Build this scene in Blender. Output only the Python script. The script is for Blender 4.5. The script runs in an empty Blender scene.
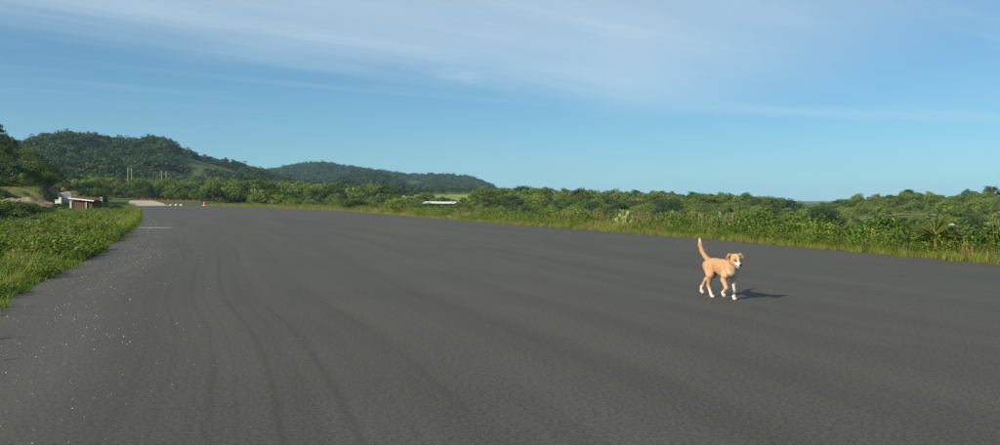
import bpy, bmesh, math, random
import numpy as np
from mathutils import Vector, Matrix, Euler

# ------------------------------------------------------------------ camera, world, sun, exposure
sc = bpy.context.scene
C = sc.collection
F, HZ, CAMH = 900.0, 200.0, 1.35            # focal length (photo px), horizon row, eye height (m)
cam = bpy.data.cameras.new('camera'); camo = bpy.data.objects.new('camera', cam); C.objects.link(camo)
cam.sensor_width = 36.0; cam.lens = 36.0 * F / 1000.0
cam.clip_start = 0.05; cam.clip_end = 60000
camo.location = (0, 0, CAMH)
camo.rotation_euler = (math.radians(90) - math.atan((222.5 - HZ) / F), 0, 0)
sc.camera = camo

SUN_EL = math.radians(29); SUN_AZ = math.atan2(-0.82, -0.68)
world = bpy.data.worlds.new('World'); sc.world = world; world.use_nodes = True
WN = world.node_tree.nodes; WL = world.node_tree.links; WN.clear()
def wn(t, **k):
    n = WN.new(t)
    for a, b in k.items(): setattr(n, a, b)
    return n
def wmath(op, a, b=None, c=None, clamp=False):
    n = wn('ShaderNodeMath', operation=op); n.use_clamp = clamp
    for i, v in enumerate((a, b, c)):
        if v is None: continue
        if isinstance(v, (int, float)): n.inputs[i].default_value = v
        else: WL.new(v, n.inputs[i])
    return n.outputs[0]
def build_world():
    sky = wn('ShaderNodeTexSky', sky_type='NISHITA', sun_disc=False)
    sky.sun_elevation = SUN_EL; sky.sun_rotation = SUN_AZ
    sky.altitude = 50; sky.air_density = 0.8; sky.dust_density = 0.2; sky.ozone_density = 2.6
    gm = wn('ShaderNodeGamma'); gm.inputs[1].default_value = 0.80; WL.new(sky.outputs[0], gm.inputs[0])
    tint = wn('ShaderNodeMix', data_type='RGBA', blend_type='MULTIPLY'); tint.inputs[0].default_value = 1
    WL.new(gm.outputs[0], tint.inputs[6]); tint.inputs[7].default_value = SKY_TINT
    tc = wn('ShaderNodeTexCoord')
    sep = wn('ShaderNodeSeparateXYZ'); WL.new(tc.outputs['Generated'], sep.inputs[0])
    z = wmath('MAXIMUM', sep.outputs[2], 0.03)
    u = wmath('DIVIDE', sep.outputs[0], z); v = wmath('DIVIDE', sep.outputs[1], z)
    # high cirrus sheet: cloud-plane coordinates, its edge runs diagonally across the sky
    com = wn('ShaderNodeCombineXYZ'); WL.new(u, com.inputs[0]); WL.new(v, com.inputs[1])
    def noise(scale, sx, sy, rot, detail=5, rough=0.55, dist=0.0):
        mp = wn('ShaderNodeMapping', vector_type='TEXTURE'); mp.inputs['Scale'].default_value = (1 / sx, 1 / sy, 1); mp.inputs['Rotation'].default_value = (0, 0, rot)
        WL.new(com.outputs[0], mp.inputs[0])
        n = wn('ShaderNodeTexNoise'); n.inputs['Scale'].default_value = scale; n.inputs['Detail'].default_value = detail
        n.inputs['Roughness'].default_value = rough; n.inputs['Distortion'].default_value = dist
        WL.new(mp.outputs[0], n.inputs['Vector']); return n.outputs[0]
    soft = noise(0.35, 1, 0.8, 0.2, 3)
    streak = noise(0.9, 0.30, 1.5, 0.95, 7, 0.6, 0.9)
    wisps = noise(1.0, 0.20, 1.7, 0.75, 7, 0.62, 0.6)
    edge_line = wmath('MINIMUM', wmath('MULTIPLY_ADD', u, 1.10, 8.7), wmath('MULTIPLY_ADD', u, 0.18, 10.0))
    m = wmath('SUBTRACT', edge_line, v)
    m = wmath('ADD', m, wmath('MULTIPLY_ADD', soft, 3.2, -1.6))
    m = wmath('ADD', m, wmath('MULTIPLY_ADD', streak, 1.8, -0.9))
    sheet = wn('ShaderNodeMapRange', interpolation_type='SMOOTHSTEP'); WL.new(m, sheet.inputs[0])
    sheet.inputs[1].default_value = -1.2; sheet.inputs[2].default_value = 3.0
    # the sheet thins to the right
    thin = wn('ShaderNodeMapRange', interpolation_type='SMOOTHSTEP'); WL.new(u, thin.inputs[0])
    thin.inputs[1].default_value = 0.6; thin.inputs[2].default_value = 3.4; thin.inputs[3].default_value = 1.0; thin.inputs[4].default_value = 0.10
    f1 = wmath('MULTIPLY', sheet.outputs[0], thin.outputs[0])
    f1 = wmath('MULTIPLY', f1, wmath('MULTIPLY_ADD', streak, 0.45, 0.68))
    wr = wn('ShaderNodeMapRange', interpolation_type='SMOOTHSTEP'); WL.new(wisps, wr.inputs[0])
    wr.inputs[1].default_value = 0.48; wr.inputs[2].default_value = 0.78
    f2 = wmath('MULTIPLY', wr.outputs[0], 0.13)
    # thin bright streak in the lower right of the veil
    sv = wmath('SUBTRACT', v, wmath('MULTIPLY_ADD', u, 0.28, 9.25))
    sv = wmath('ADD', sv, wmath('MULTIPLY_ADD', streak, 0.9, -0.45))
    g = wmath('MULTIPLY', sv, sv); g = wmath('POWER', 2.718, wmath('MULTIPLY', g, -3.0))
    gu = wn('ShaderNodeMapRange', interpolation_type='SMOOTHSTEP'); WL.new(u, gu.inputs[0]); gu.inputs[1].default_value = 1.2; gu.inputs[2].default_value = 3.0
    f3 = wmath('MULTIPLY', wmath('MULTIPLY', g, gu.outputs[0]), 0.16)
    # little puff hanging below the sheet's edge
    pu = wmath('ADD', u, 0.34); pv = wmath('SUBTRACT', v, 7.3)
    pv = wmath('ADD', pv, wmath('MULTIPLY_ADD', noise(3.5, 1, 1, 0, 5), 1.2, -0.6))
    d = wmath('ADD', wmath('MULTIPLY', wmath('MULTIPLY', pu, pu), 26), wmath('MULTIPLY', wmath('MULTIPLY', pv, pv), 9))
    f4 = wmath('MULTIPLY', wmath('POWER', 2.718, wmath('MULTIPLY', d, -1)), 0.20)
    f = wmath('ADD', wmath('ADD', wmath('MULTIPLY', f1, 0.50), f2), wmath('ADD', f3, f4), clamp=True)
    # clouds live only above the horizon
    hz = wn('ShaderNodeMapRange', interpolation_type='SMOOTHSTEP'); WL.new(sep.outputs[2], hz.inputs[0]); hz.inputs[1].default_value = 0.02; hz.inputs[2].default_value = 0.10
    f = wmath('MULTIPLY', f, hz.outputs[0])
    mix = wn('ShaderNodeMix', data_type='RGBA'); WL.new(f, mix.inputs[0]); WL.new(tint.outputs[2], mix.inputs[6]); mix.inputs[7].default_value = CLOUD_COL
    bg = wn('ShaderNodeBackground'); bg.inputs[1].default_value = SKY_STR; WL.new(mix.outputs[2], bg.inputs[0])
    out = wn('ShaderNodeOutputWorld'); WL.new(bg.outputs[0], out.inputs[0])
SKY_TINT = (0.85, 1.37, 1.60, 1); CLOUD_COL = (7.6, 9.0, 9.8, 1); SKY_STR = 0.062
build_world()
sun = bpy.data.lights.new('sun', 'SUN'); suno = bpy.data.objects.new('sun', sun); C.objects.link(suno)
sun.energy = 5.0; sun.angle = math.radians(0.55); sun.color = (1.0, 0.88, 0.71)
sd_ = Vector((math.sin(SUN_AZ) * math.cos(SUN_EL), math.cos(SUN_AZ) * math.cos(SUN_EL), math.sin(SUN_EL)))
suno.rotation_euler = sd_.to_track_quat('Z', 'Y').to_euler(); suno.location = (-30, -30, 40)
sc.view_settings.view_transform = 'Standard'; sc.view_settings.look = 'None'
sc.view_settings.gamma = 1.0; sc.view_settings.exposure = 0.55; sc.view_settings.use_curve_mapping = False
sc.cycles.max_bounces = 6; sc.cycles.transparent_max_bounces = 8; sc.cycles.volume_bounces = 0
sc.cycles.use_denoising = True

RNG = np.random.default_rng(7); random.seed(7)

# ------------------------------------------------------------------ helpers
def tag(o, label=None, cat=None, group=None, kind=None):
    if label: o['label'] = label
    if cat: o['category'] = cat
    if group: o['group'] = group
    if kind: o['kind'] = kind
    return o
def empty(name, loc, label=None, cat=None, group=None, rz=0.0):
    o = bpy.data.objects.new(name, None); C.objects.link(o); o.location = loc; o.rotation_euler = (0, 0, rz)
    o.empty_display_size = 0.2
    return tag(o, label, cat, group)
def npmesh(name, V, Q, mat=None, smooth=False, tint=None):
    me = bpy.data.meshes.new(name)
    V = np.asarray(V, np.float32); Q = np.asarray(Q, np.int32); k = Q.shape[1]
    me.vertices.add(len(V)); me.vertices.foreach_set('co', V.ravel())
    me.loops.add(Q.size); me.loops.foreach_set('vertex_index', Q.ravel())
    me.polygons.add(len(Q)); me.polygons.foreach_set('loop_start', np.arange(0, Q.size, k, dtype=np.int32))
    try: me.polygons.foreach_set('loop_total', np.full(len(Q), k, np.int32))
    except Exception: pass
    me.polygons.foreach_set('use_smooth', np.full(len(Q), bool(smooth)))
    me.update(calc_edges=True); me.validate()
    if tint is not None:
        a = me.attributes.new('tint', 'FLOAT', 'POINT'); a.data.foreach_set('value', np.asarray(tint, np.float32))
    if mat: me.materials.append(mat)
    return me
def bmesh_mesh(name, bm, mat, smooth=False):
    me = bpy.data.meshes.new(name); bm.to_mesh(me); bm.free()
    if smooth: me.polygons.foreach_set('use_smooth', np.ones(len(me.polygons), bool))
    if mat: me.materials.append(mat)
    return me
def obj(name, me, parent=None, loc=(0, 0, 0), rot=(0, 0, 0), scale=(1, 1, 1)):
    o = bpy.data.objects.new(name, me); C.objects.link(o); o.parent = parent
    o.location = loc; o.rotation_euler = rot; o.scale = scale
    return o
def add_box(bm, c, s, rz=0.0, bevel=0.0):
    r = bmesh.ops.create_cube(bm, size=1.0)
    vs = r['verts']
    bmesh.ops.scale(bm, vec=s, verts=vs)
    if bevel:
        es = list({e for v in vs for e in v.link_edges})
        rb = bmesh.ops.bevel(bm, geom=es, offset=bevel, segments=1, affect='EDGES')
        vs = list({v for f in rb['faces'] for v in f.verts} | {v for v in vs if v.is_valid})
    bmesh.ops.rotate(bm, cent=(0, 0, 0), matrix=Matrix.Rotation(rz, 3, 'Z'), verts=vs)
    bmesh.ops.translate(bm, vec=c, verts=vs)
def tube(pts, rads, n=6):
    """tapered tube through points -> V, Q"""
    pts = np.asarray(pts, float); rads = np.asarray(rads, float)
    V = []; Q = []
    for i, p in enumerate(pts):
        t = pts[min(i + 1, len(pts) - 1)] - pts[max(i - 1, 0)]; t /= np.linalg.norm(t) + 1e-9
        a = np.cross(t, [0.31, 0.87, 0.4]); a /= np.linalg.norm(a) + 1e-9; b = np.cross(t, a)
        for k in range(n):
            w = 2 * math.pi * k / n
            V.append(p + rads[i] * (math.cos(w) * a + math.sin(w) * b))
    for i in range(len(pts) - 1):
        for k in range(n):
            k2 = (k + 1) % n
            Q.append((i * n + k, i * n + k2, (i + 1) * n + k2, (i + 1) * n + k))
    e = len(V); V.append(pts[-1]); 
    for k in range(n): Q.append((( len(pts) - 1) * n + k, (len(pts) - 1) * n + (k + 1) % n, e, e))
    Vn = np.array(V)
    return Vn, np.array(Q)
def merge(parts):
    V = []; Q = []; off = 0
    for v, q in parts:
        V.append(v); Q.append(np.asarray(q) + off); off += len(v)
    return np.vstack(V), np.vstack(Q)
def fixed(V, Q):
    """drop the degenerate 4th index of triangle caps"""
    Q = np.asarray(Q); bad = Q[:, 2] == Q[:, 3]
    return Q[~bad]
def smooth01(a, b, x):
    t = np.clip((np.asarray(x, float) - a) / (b - a), 0, 1); return t * t * (3 - 2 * t)
_perm = np.random.default_rng(3).random((256, 256))
def vnoise(x, y):
    xi = np.floor(x).astype(int); yi = np.floor(y).astype(int); fx = x - xi; fy = y - yi
    fx = fx * fx * (3 - 2 * fx); fy = fy * fy * (3 - 2 * fy)
    g = lambda i, j: _perm[(xi + i) & 255, (yi + j) & 255]
    return (g(0, 0) * (1 - fx) + g(1, 0) * fx) * (1 - fy) + (g(0, 1) * (1 - fx) + g(1, 1) * fx) * fy
def fbm(x, y, o=4):
    s = 0; a = 0.5; n = 0
    for i in range(o):
        s = s + a * vnoise(x * 2 ** i + 17.3 * i, y * 2 ** i + 5.1 * i); n += a; a *= 0.5
    return s / n
def pxg(px, py, z=0.0):
    """photo pixel -> point on the plane z"""
    Y = F * (CAMH - z) / (py - HZ); return ((px - 500) / F * Y, Y)
def pxz(px, Y): return (px - 500) / F * Y
def zat(py, Y): return CAMH + (HZ - py) * Y / F

# ------------------------------------------------------------------ materials
def new_mat(name):
    m = bpy.data.materials.new(name); m.use_nodes = True
    return m, m.node_tree.nodes, m.node_tree.links, m.node_tree.nodes['Principled BSDF']
def simple(name, col, rough=0.7, var=0.15, scale=8.0, bump=0.0, spec=0.3, col2=None):
    m, N, L, P = new_mat(name)
    tc = N.new('ShaderNodeTexCoord'); nz = N.new('ShaderNodeTexNoise'); nz.inputs['Scale'].default_value = scale; nz.inputs['Detail'].default_value = 6
    L.new(tc.outputs['Object'], nz.inputs['Vector'])
    rp = N.new('ShaderNodeMapRange'); rp.inputs[1].default_value = 0.3; rp.inputs[2].default_value = 0.7; L.new(nz.outputs[0], rp.inputs[0])
    mx = N.new('ShaderNodeMix'); mx.data_type = 'RGBA'; L.new(rp.outputs[0], mx.inputs[0])
    c2 = col2 or tuple(c * (1 + var) for c in col)
    mx.inputs[6].default_value = (*[c * (1 - var) for c in col], 1); mx.inputs[7].default_value = (*c2, 1)
    L.new(mx.outputs[2], P.inputs['Base Color']); P.inputs['Roughness'].default_value = rough; P.inputs['Specular IOR Level'].default_value = spec
    if bump:
        b = N.new('ShaderNodeBump'); b.inputs['Strength'].default_value = bump; b.inputs['Distance'].default_value = 0.02
        L.new(nz.outputs[0], b.inputs['Height']); L.new(b.outputs[0], P.inputs['Normal'])
    return m
def foliage(name, dark, light, transl=0.3, rough=0.55, rnd=0.35):
    m, N, L, P = new_mat(name)
    at = N.new('ShaderNodeAttribute'); at.attribute_name = 'tint'
    oi = N.new('ShaderNodeObjectInfo')
    a = N.new('ShaderNodeMath'); a.operation = 'MULTIPLY_ADD'; L.new(oi.outputs['Random'], a.inputs[0]); a.inputs[1].default_value = rnd
    b = N.new('ShaderNodeMath'); b.operation = 'MULTIPLY'; L.new(at.outputs['Fac'], b.inputs[0]); b.inputs[1].default_value = 1 - rnd
    L.new(b.outputs[0], a.inputs[2])
    mx = N.new('ShaderNodeMix'); mx.data_type = 'RGBA'; L.new(a.outputs[0], mx.inputs[0]); mx.inputs[6].default_value = (*dark, 1); mx.inputs[7].default_value = (*light, 1)
    L.new(mx.outputs[2], P.inputs['Base Color']); P.inputs['Roughness'].default_value = rough; P.inputs['Specular IOR Level'].default_value = 0.25
    tr = N.new('ShaderNodeBsdfTranslucent'); 
    tm = N.new('ShaderNodeMix'); tm.data_type = 'RGBA'; tm.blend_type = 'MULTIPLY'; tm.inputs[0].default_value = 1
    L.new(mx.outputs[2], tm.inputs[6]); tm.inputs[7].default_value = (1.1, 1.2, 0.6, 1); L.new(tm.outputs[2], tr.inputs[0])
    ms = N.new('ShaderNodeMixShader'); ms.inputs[0].default_value = transl
    L.new(P.outputs[0], ms.inputs[1]); L.new(tr.outputs[0], ms.inputs[2]); L.new(ms.outputs[0], N['Material Output'].inputs[0])
    return m
M = {}
M['forest'] = foliage('forest_foliage', (0.018, 0.042, 0.016), (0.060, 0.105, 0.030), 0.22)
M['hill'] = foliage('hill_foliage', (0.005, 0.018, 0.007), (0.064, 0.106, 0.024), 0.15, 0.55, 0.6)  # leaf green darkened so its colour carries the shade over the big hill
M['plain'] = foliage('plain_foliage', (0.012, 0.036, 0.007), (0.170, 0.235, 0.032), 0.18, 0.55, 0.6)
M['shrub'] = foliage('shrub_foliage', (0.030, 0.070, 0.012), (0.135, 0.205, 0.030), 0.3)
M['bush'] = foliage('bush_foliage', (0.014, 0.045, 0.008), (0.125, 0.205, 0.024), 0.22)
M['bright'] = foliage('bright_foliage', (0.085, 0.150, 0.018), (0.200, 0.270, 0.035), 0.35)
M['yellow'] = foliage('yellow_foliage', (0.30, 0.24, 0.03), (0.55, 0.42, 0.05), 0.35)
M['weed'] = foliage('weed_foliage', (0.036, 0.078, 0.010), (0.190, 0.250, 0.034), 0.30)
M['grass'] = foliage('grass_blades', (0.110, 0.150, 0.022), (0.320, 0.330, 0.075), 0.38)
M['dry'] = foliage('dry_stalks', (0.20, 0.165, 0.065), (0.40, 0.35, 0.15), 0.3)
M['seed'] = foliage('seed_heads', (0.15, 0.11, 0.06), (0.28, 0.22, 0.13), 0.2)
M['cactus'] = foliage('cactus_pad', (0.10, 0.16, 0.035), (0.21, 0.26, 0.075), 0.05)
M['frond'] = foliage('palm_frond', (0.05, 0.10, 0.014), (0.24, 0.23, 0.04), 0.3, 0.5, 0.0)
M['bark'] = simple('bark', (0.12, 0.095, 0.07), 0.9, 0.35, 6, 0.5)
M['stem'] = simple('green_stem', (0.10, 0.12, 0.05), 0.8, 0.25, 12)
M['palebark'] = simple('weathered_pole', (0.28, 0.25, 0.18), 0.85, 0.2, 4, 0.3)
M['white'] = simple('weathered_white', (0.72, 0.71, 0.66), 0.7, 0.10, 3, 0.2)
M['rust'] = simple('rusty_sheet', (0.105, 0.065, 0.044), 0.8, 0.35, 5, 0.3)
M['concrete'] = simple('concrete', (0.40, 0.38, 0.34), 0.85, 0.15, 6, 0.3)
M['postgrey'] = simple('weathered_post', (0.23, 0.22, 0.19), 0.9, 0.2, 6, 0.3)
M['palmtrunk'] = simple('palm_trunk', (0.30, 0.22, 0.10), 0.9, 0.3, 30, 0.5)
M['roofmetal'] = simple('pale_roof_sheet', (0.62, 0.62, 0.58), 0.45, 0.12, 2, 0.1)
M['orange'] = simple('orange_plastic', (0.55, 0.085, 0.02), 0.6, 0.1, 3)
M['orangenet'] = simple('faded_orange_net', (0.32, 0.075, 0.03), 0.8, 0.2, 3)
M['rock'] = simple('pale_rock', (0.58, 0.55, 0.47), 0.85, 0.18, 10, 0.6)
M['pebble'] = simple('pebble', (0.46, 0.44, 0.38), 0.8, 0.25, 60)
M['brownrock'] = simple('brown_rock', (0.10, 0.085, 0.045), 0.9, 0.3, 0.9, 0.8, col2=(0.25, 0.19, 0.13))

def asphalt_mat():
    m, N, L, P = new_mat('old_asphalt')
    def nz(vec, scale, detail=4, rough=0.5, sx=1, sy=1):
        mp = N.new('ShaderNodeMapping'); mp.inputs['Scale'].default_value = (sx, sy, 1); L.new(vec, mp.inputs[0])
        n = N.new('ShaderNodeTexNoise'); n.inputs['Scale'].default_value = scale; n.inputs['Detail'].default_value = detail; n.inputs['Roughness'].default_value = rough
        L.new(mp.outputs[0], n.inputs['Vector']); return n.outputs[0]
    def mth(op, a, b=None, c=None):
        n = N.new('ShaderNodeMath'); n.operation = op
        for i, v in enumerate((a, b, c)):
            if v is None: continue
            if isinstance(v, (int, float)): n.inputs[i].default_value = v
            else: L.new(v, n.inputs[i])
        return n.outputs[0]
    def ramp(x, a, b, lo=0.0, hi=1.0):
        n = N.new('ShaderNodeMapRange'); n.interpolation_type = 'SMOOTHSTEP'; L.new(x, n.inputs[0])
        n.inputs[1].default_value = a; n.inputs[2].default_value = b; n.inputs[3].default_value = lo; n.inputs[4].default_value = hi; return n.outputs[0]
    tc = N.new('ShaderNodeTexCoord'); uv = N.new('ShaderNodeUVMap'); uv.uv_map = 'UVMap'
    su = N.new('ShaderNodeSeparateXYZ'); L.new(uv.outputs[0], su.inputs[0])
    u, v = su.outputs[0], su.outputs[1]
    ob = tc.outputs['Object']
    fine = nz(ob, 60, 6, 0.9); grit = nz(ob, 34, 4, 0.8); mid = nz(ob, 14, 5, 0.6); big = nz(ob, 0.35, 4, 0.55)
    streak = nz(uv.outputs[0], 1.0, 5, 0.6, 26, 0.045); streak2 = nz(uv.outputs[0], 1.0, 4, 0.6, 9, 0.02)
    sp = N.new('ShaderNodeTexVoronoi'); sp.inputs['Scale'].default_value = 70; L.new(ob, sp.inputs['Vector'])
    val = mth('MULTIPLY', ramp(fine, 0.30, 0.70, 0.50, 1.50), ramp(grit, 0.36, 0.64, 0.58, 1.42))
    val = mth('MULTIPLY', val, mth('MULTIPLY_ADD', mid, 0.35, 0.82))
    val = mth('MULTIPLY', val, mth('MULTIPLY_ADD', big, 0.40, 0.80))
    val = mth('MULTIPLY', val, ramp(streak, 0.3, 0.72, 0.88, 1.13))
    val = mth('MULTIPLY', val, ramp(streak2, 0.32, 0.68, 0.95, 1.05))
    # wheel tracks: thin dark wavering lines that follow the bend
    wob = mth('MULTIPLY_ADD', nz(uv.outputs[0], 1.0, 3, 0.5, 0.0, 0.05), 0.006, -0.003)
    uw = mth('ADD', u, wob)
    brk = ramp(nz(uv.outputs[0], 1.0, 4, 0.6, 30, 0.22), 0.36, 0.60)
    for (c, w, s) in ((0.096, 0.0012, 0.14), (0.110, 0.0016, 0.26), (0.128, 0.0015, 0.34), (0.137, 0.0010, 0.14), (0.151, 0.0015, 0.32), (0.163, 0.0010, 0.12), (0.174, 0.0018, 0.26), (0.192, 0.0012, 0.12), (0.215, 0.0020, 0.22), (0.245, 0.0018, 0.10), (0.29, 0.0030, 0.10), (0.40, 0.0025, 0.08)):
        d = mth('DIVIDE', mth('SUBTRACT', uw, c), w)
        g = mth('POWER', 2.718, mth('MULTIPLY', mth('MULTIPLY', d, d), -1.0))
        val = mth('MULTIPLY', val, mth('SUBTRACT', 1.0, mth('MULTIPLY', mth('MULTIPLY', g, s), mth('MULTIPLY', ramp(grit, 0.3, 0.6, 0.35, 1.0), mth('MULTIPLY_ADD', brk, 0.8, 0.2)))))
    # dust along the left margin
    dust = mth('MULTIPLY', ramp(u, 0.0, 0.14, 1, 0), ramp(mid, 0.3, 0.7, 0.2, 1))
    col = N.new('ShaderNodeMix'); col.data_type = 'RGBA'; L.new(val, col.inputs[0]); col.clamp_factor = False
    col.inputs[6].default_value = (0, 0, 0, 1); col.inputs[7].default_value = (0.0535, 0.0510, 0.0435, 1)
    c2 = N.new('ShaderNodeMix'); c2.data_type = 'RGBA'; L.new(mth('MULTIPLY', dust, 0.06), c2.inputs[0]); L.new(col.outputs[2], c2.inputs[6]); c2.inputs[7].default_value = (0.20, 0.18, 0.15, 1)
    # pale aggregate chips
    chip = mth('MULTIPLY', ramp(sp.outputs[0], 0.05, 0.16, 1, 0), ramp(nz(ob, 33, 2), 0.54, 0.64))
    c3 = N.new('ShaderNodeMix'); c3.data_type = 'RGBA'; L.new(mth('MULTIPLY', chip, 0.5), c3.inputs[0]); L.new(c2.outputs[2], c3.inputs[6]); c3.inputs[7].default_value = (0.30, 0.28, 0.24, 1)
    L.new(c3.outputs[2], P.inputs['Base Color'])
    P.inputs['Roughness'].default_value = 0.82; P.inputs['Specular IOR Level'].default_value = 0.35
    b = N.new('ShaderNodeBump'); b.inputs['Strength'].default_value = 0.55; b.inputs['Distance'].default_value = 0.004
    L.new(mth('ADD', fine, mth('MULTIPLY', mid, 0.5)), b.inputs['Height']); L.new(b.outputs[0], P.inputs['Normal'])
    return m
def ground_mat():
    m, N, L, P = new_mat('grassy_ground')
    tc = N.new('ShaderNodeTexCoord'); g = N.new('ShaderNodeNewGeometry')
    def nz(s, d=5):
        n = N.new('ShaderNodeTexNoise'); n.inputs['Scale'].default_value = s; n.inputs['Detail'].default_value = d; n.inputs['Roughness'].default_value = 0.6
        L.new(tc.outputs['Object'], n.inputs['Vector']); return n.outputs[0]
    def mr(x, a, b):
        n = N.new('ShaderNodeMapRange'); n.interpolation_type = 'SMOOTHSTEP'; L.new(x, n.inputs[0]); n.inputs[1].default_value = a; n.inputs[2].default_value = b; return n.outputs[0]
    def mix(f, a, b):
        n = N.new('ShaderNodeMix'); n.data_type = 'RGBA'; L.new(f, n.inputs[0])
        for i, c in ((6, a), (7, b)):
            if isinstance(c, tuple): n.inputs[i].default_value = (*c, 1)
            else: L.new(c, n.inputs[i])
        return n.outputs[2]
    c = mix(mr(nz(0.02), 0.35, 0.65), (0.055, 0.090, 0.022), (0.105, 0.130, 0.035))
    c = mix(mr(nz(0.4), 0.45, 0.7), c, (0.050, 0.075, 0.020))
    soil = mix(mr(nz(0.8, 8), 0.35, 0.65), (0.075, 0.058, 0.035), (0.17, 0.13, 0.09))
    sx = N.new('ShaderNodeSeparateXYZ'); L.new(g.outputs['Normal'], sx.inputs[0])
    n = N.new('ShaderNodeMapRange'); L.new(sx.outputs[2], n.inputs[0]); n.inputs[1].default_value = 0.86; n.inputs[2].default_value = 0.74
    c = mix(n.outputs[0], c, soil)
    L.new(c, P.inputs['Base Color']); P.inputs['Roughness'].default_value = 0.95; P.inputs['Specular IOR Level'].default_value = 0.1
    b = N.new('ShaderNodeBump'); b.inputs['Strength'].default_value = 0.6; b.inputs['Distance'].default_value = 0.3; L.new(nz(2.0, 8), b.inputs['Height']); L.new(b.outputs[0], P.inputs['Normal'])
    return m

# ------------------------------------------------------------------ airstrip outline
PAIRS = [((14, -60), (40, -50)), ((2, -20), (22, -12)), ((-3.8, 4), (13.8, 9)), ((-6.5, 11.7), (10.5, 18.9)), ((-9.0, 19.2), (8.5, 26.3)),
         ((-10.8, 24.6), (7.1, 31.6)), ((-14.2, 33.9), (2.85, 44)), ((-20.8, 51.7), (-4.7, 65.7)), ((-28, 70), (-13.5, 93.5)),
         ((-50, 125), (-28.6, 132)), ((-75, 185), (-51.6, 178.7)), ((-88, 214), (-71, 216))]
def catmull(P, n):
    P = np.array(P, float); P = np.vstack([2 * P[0] - P[1], P, 2 * P[-1] - P[-2]]); out = []
    for i in range(1, len(P) - 2):
        t = np.linspace(0, 1, n, endpoint=False)[:, None]
        p0, p1, p2, p3 = P[i - 1], P[i], P[i + 1], P[i + 2]
        out.append(0.5 * ((2 * p1) + (-p0 + p2) * t + (2 * p0 - 5 * p1 + 4 * p2 - p3) * t ** 2 + (-p0 + 3 * p1 - 3 * p2 + p3) * t ** 3))
    out.append(P[-2][None]); return np.vstack(out)
LE = catmull([p[0] for p in PAIRS], 12); RE = catmull([p[1] for p in PAIRS], 12)
POLY = np.vstack([LE[::3], RE[::-3]])
def seg_dist(x, y, line):
    d = np.full(np.shape(x), 1e9)
    for a, b in zip(line[:-1], line[1:]):
        ab = b - a; t = np.clip(((x - a[0]) * ab[0] + (y - a[1]) * ab[1]) / (ab @ ab), 0, 1)
        d = np.minimum(d, np.hypot(x - a[0] - t * ab[0], y - a[1] - t * ab[1]))
    return d
def inside(x, y):
    r = np.zeros(np.shape(x), bool)
    for a, b in zip(POLY, np.roll(POLY, -1, 0)):
        if a[1] == b[1]: continue
        c = ((a[1] > y) != (b[1] > y)) & (x < (b[0] - a[0]) * (y - a[1]) / (b[1] - a[1]) + a[0]); r ^= c
    return r
PC = np.vstack([POLY, POLY[:1]])
def sdist(x, y):
    x = np.asarray(x, float); y = np.asarray(y, float); r = np.hypot(x, y); out = np.array(np.maximum(r - 240, 60.0)); m = r < 420
    if m.any(): xm, ym = x[m], y[m]; d = seg_dist(xm, ym, PC); out[m] = np.where(inside(xm, ym), -d, d)
    return out

# ------------------------------------------------------------------ terrain
def itp(x, pts): p = np.array(pts, float); return np.interp(x, p[:, 0], p[:, 1])
SIL = {
 'plain': [(-400, 196), (0, 190), (60, 184), (95, 180), (130, 182), (170, 183), (230, 183), (300, 185), (400, 187), (480, 190), (530, 189.5), (600, 191.5), (650, 193), (740, 196.5), (775, 198), (795, 204), (810, 205), (830, 202), (860, 197.5), (905, 192), (940, 194.5), (1000, 193), (1300, 190)],
 'A': [(-500, 170), (-150, 150), (0, 150), (28, 147), (45, 141), (70, 139), (100, 141), (125, 144.5), (150, 140.5), (165, 141.5), (185, 151), (215, 159), (245, 165), (275, 172), (300, 178), (340, 188), (400, 204)],
 'B': [(150, 200), (240, 178), (270, 171.5), (295, 166), (320, 163.5), (345, 166), (375, 170), (400, 173.5), (420, 174), (445, 174.5), (470, 176.5), (485, 182), (497, 189), (515, 203)],
 'Cc': [(280, 204), (325, 186), (345, 177), (360, 172.5), (375, 173.5), (395, 180), (412, 188), (440, 204)],
 'Fr': [(330, 206), (380, 188), (440, 187.5), (520, 189), (560, 196), (620, 206)],
 'N': [(-900, 120), (-250, 85), (-80, 108), (-20, 128), (0, 137), (10, 144), (20, 151), (30, 157), (45, 166), (60, 177), (75, 190), (95, 203)],
}
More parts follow.
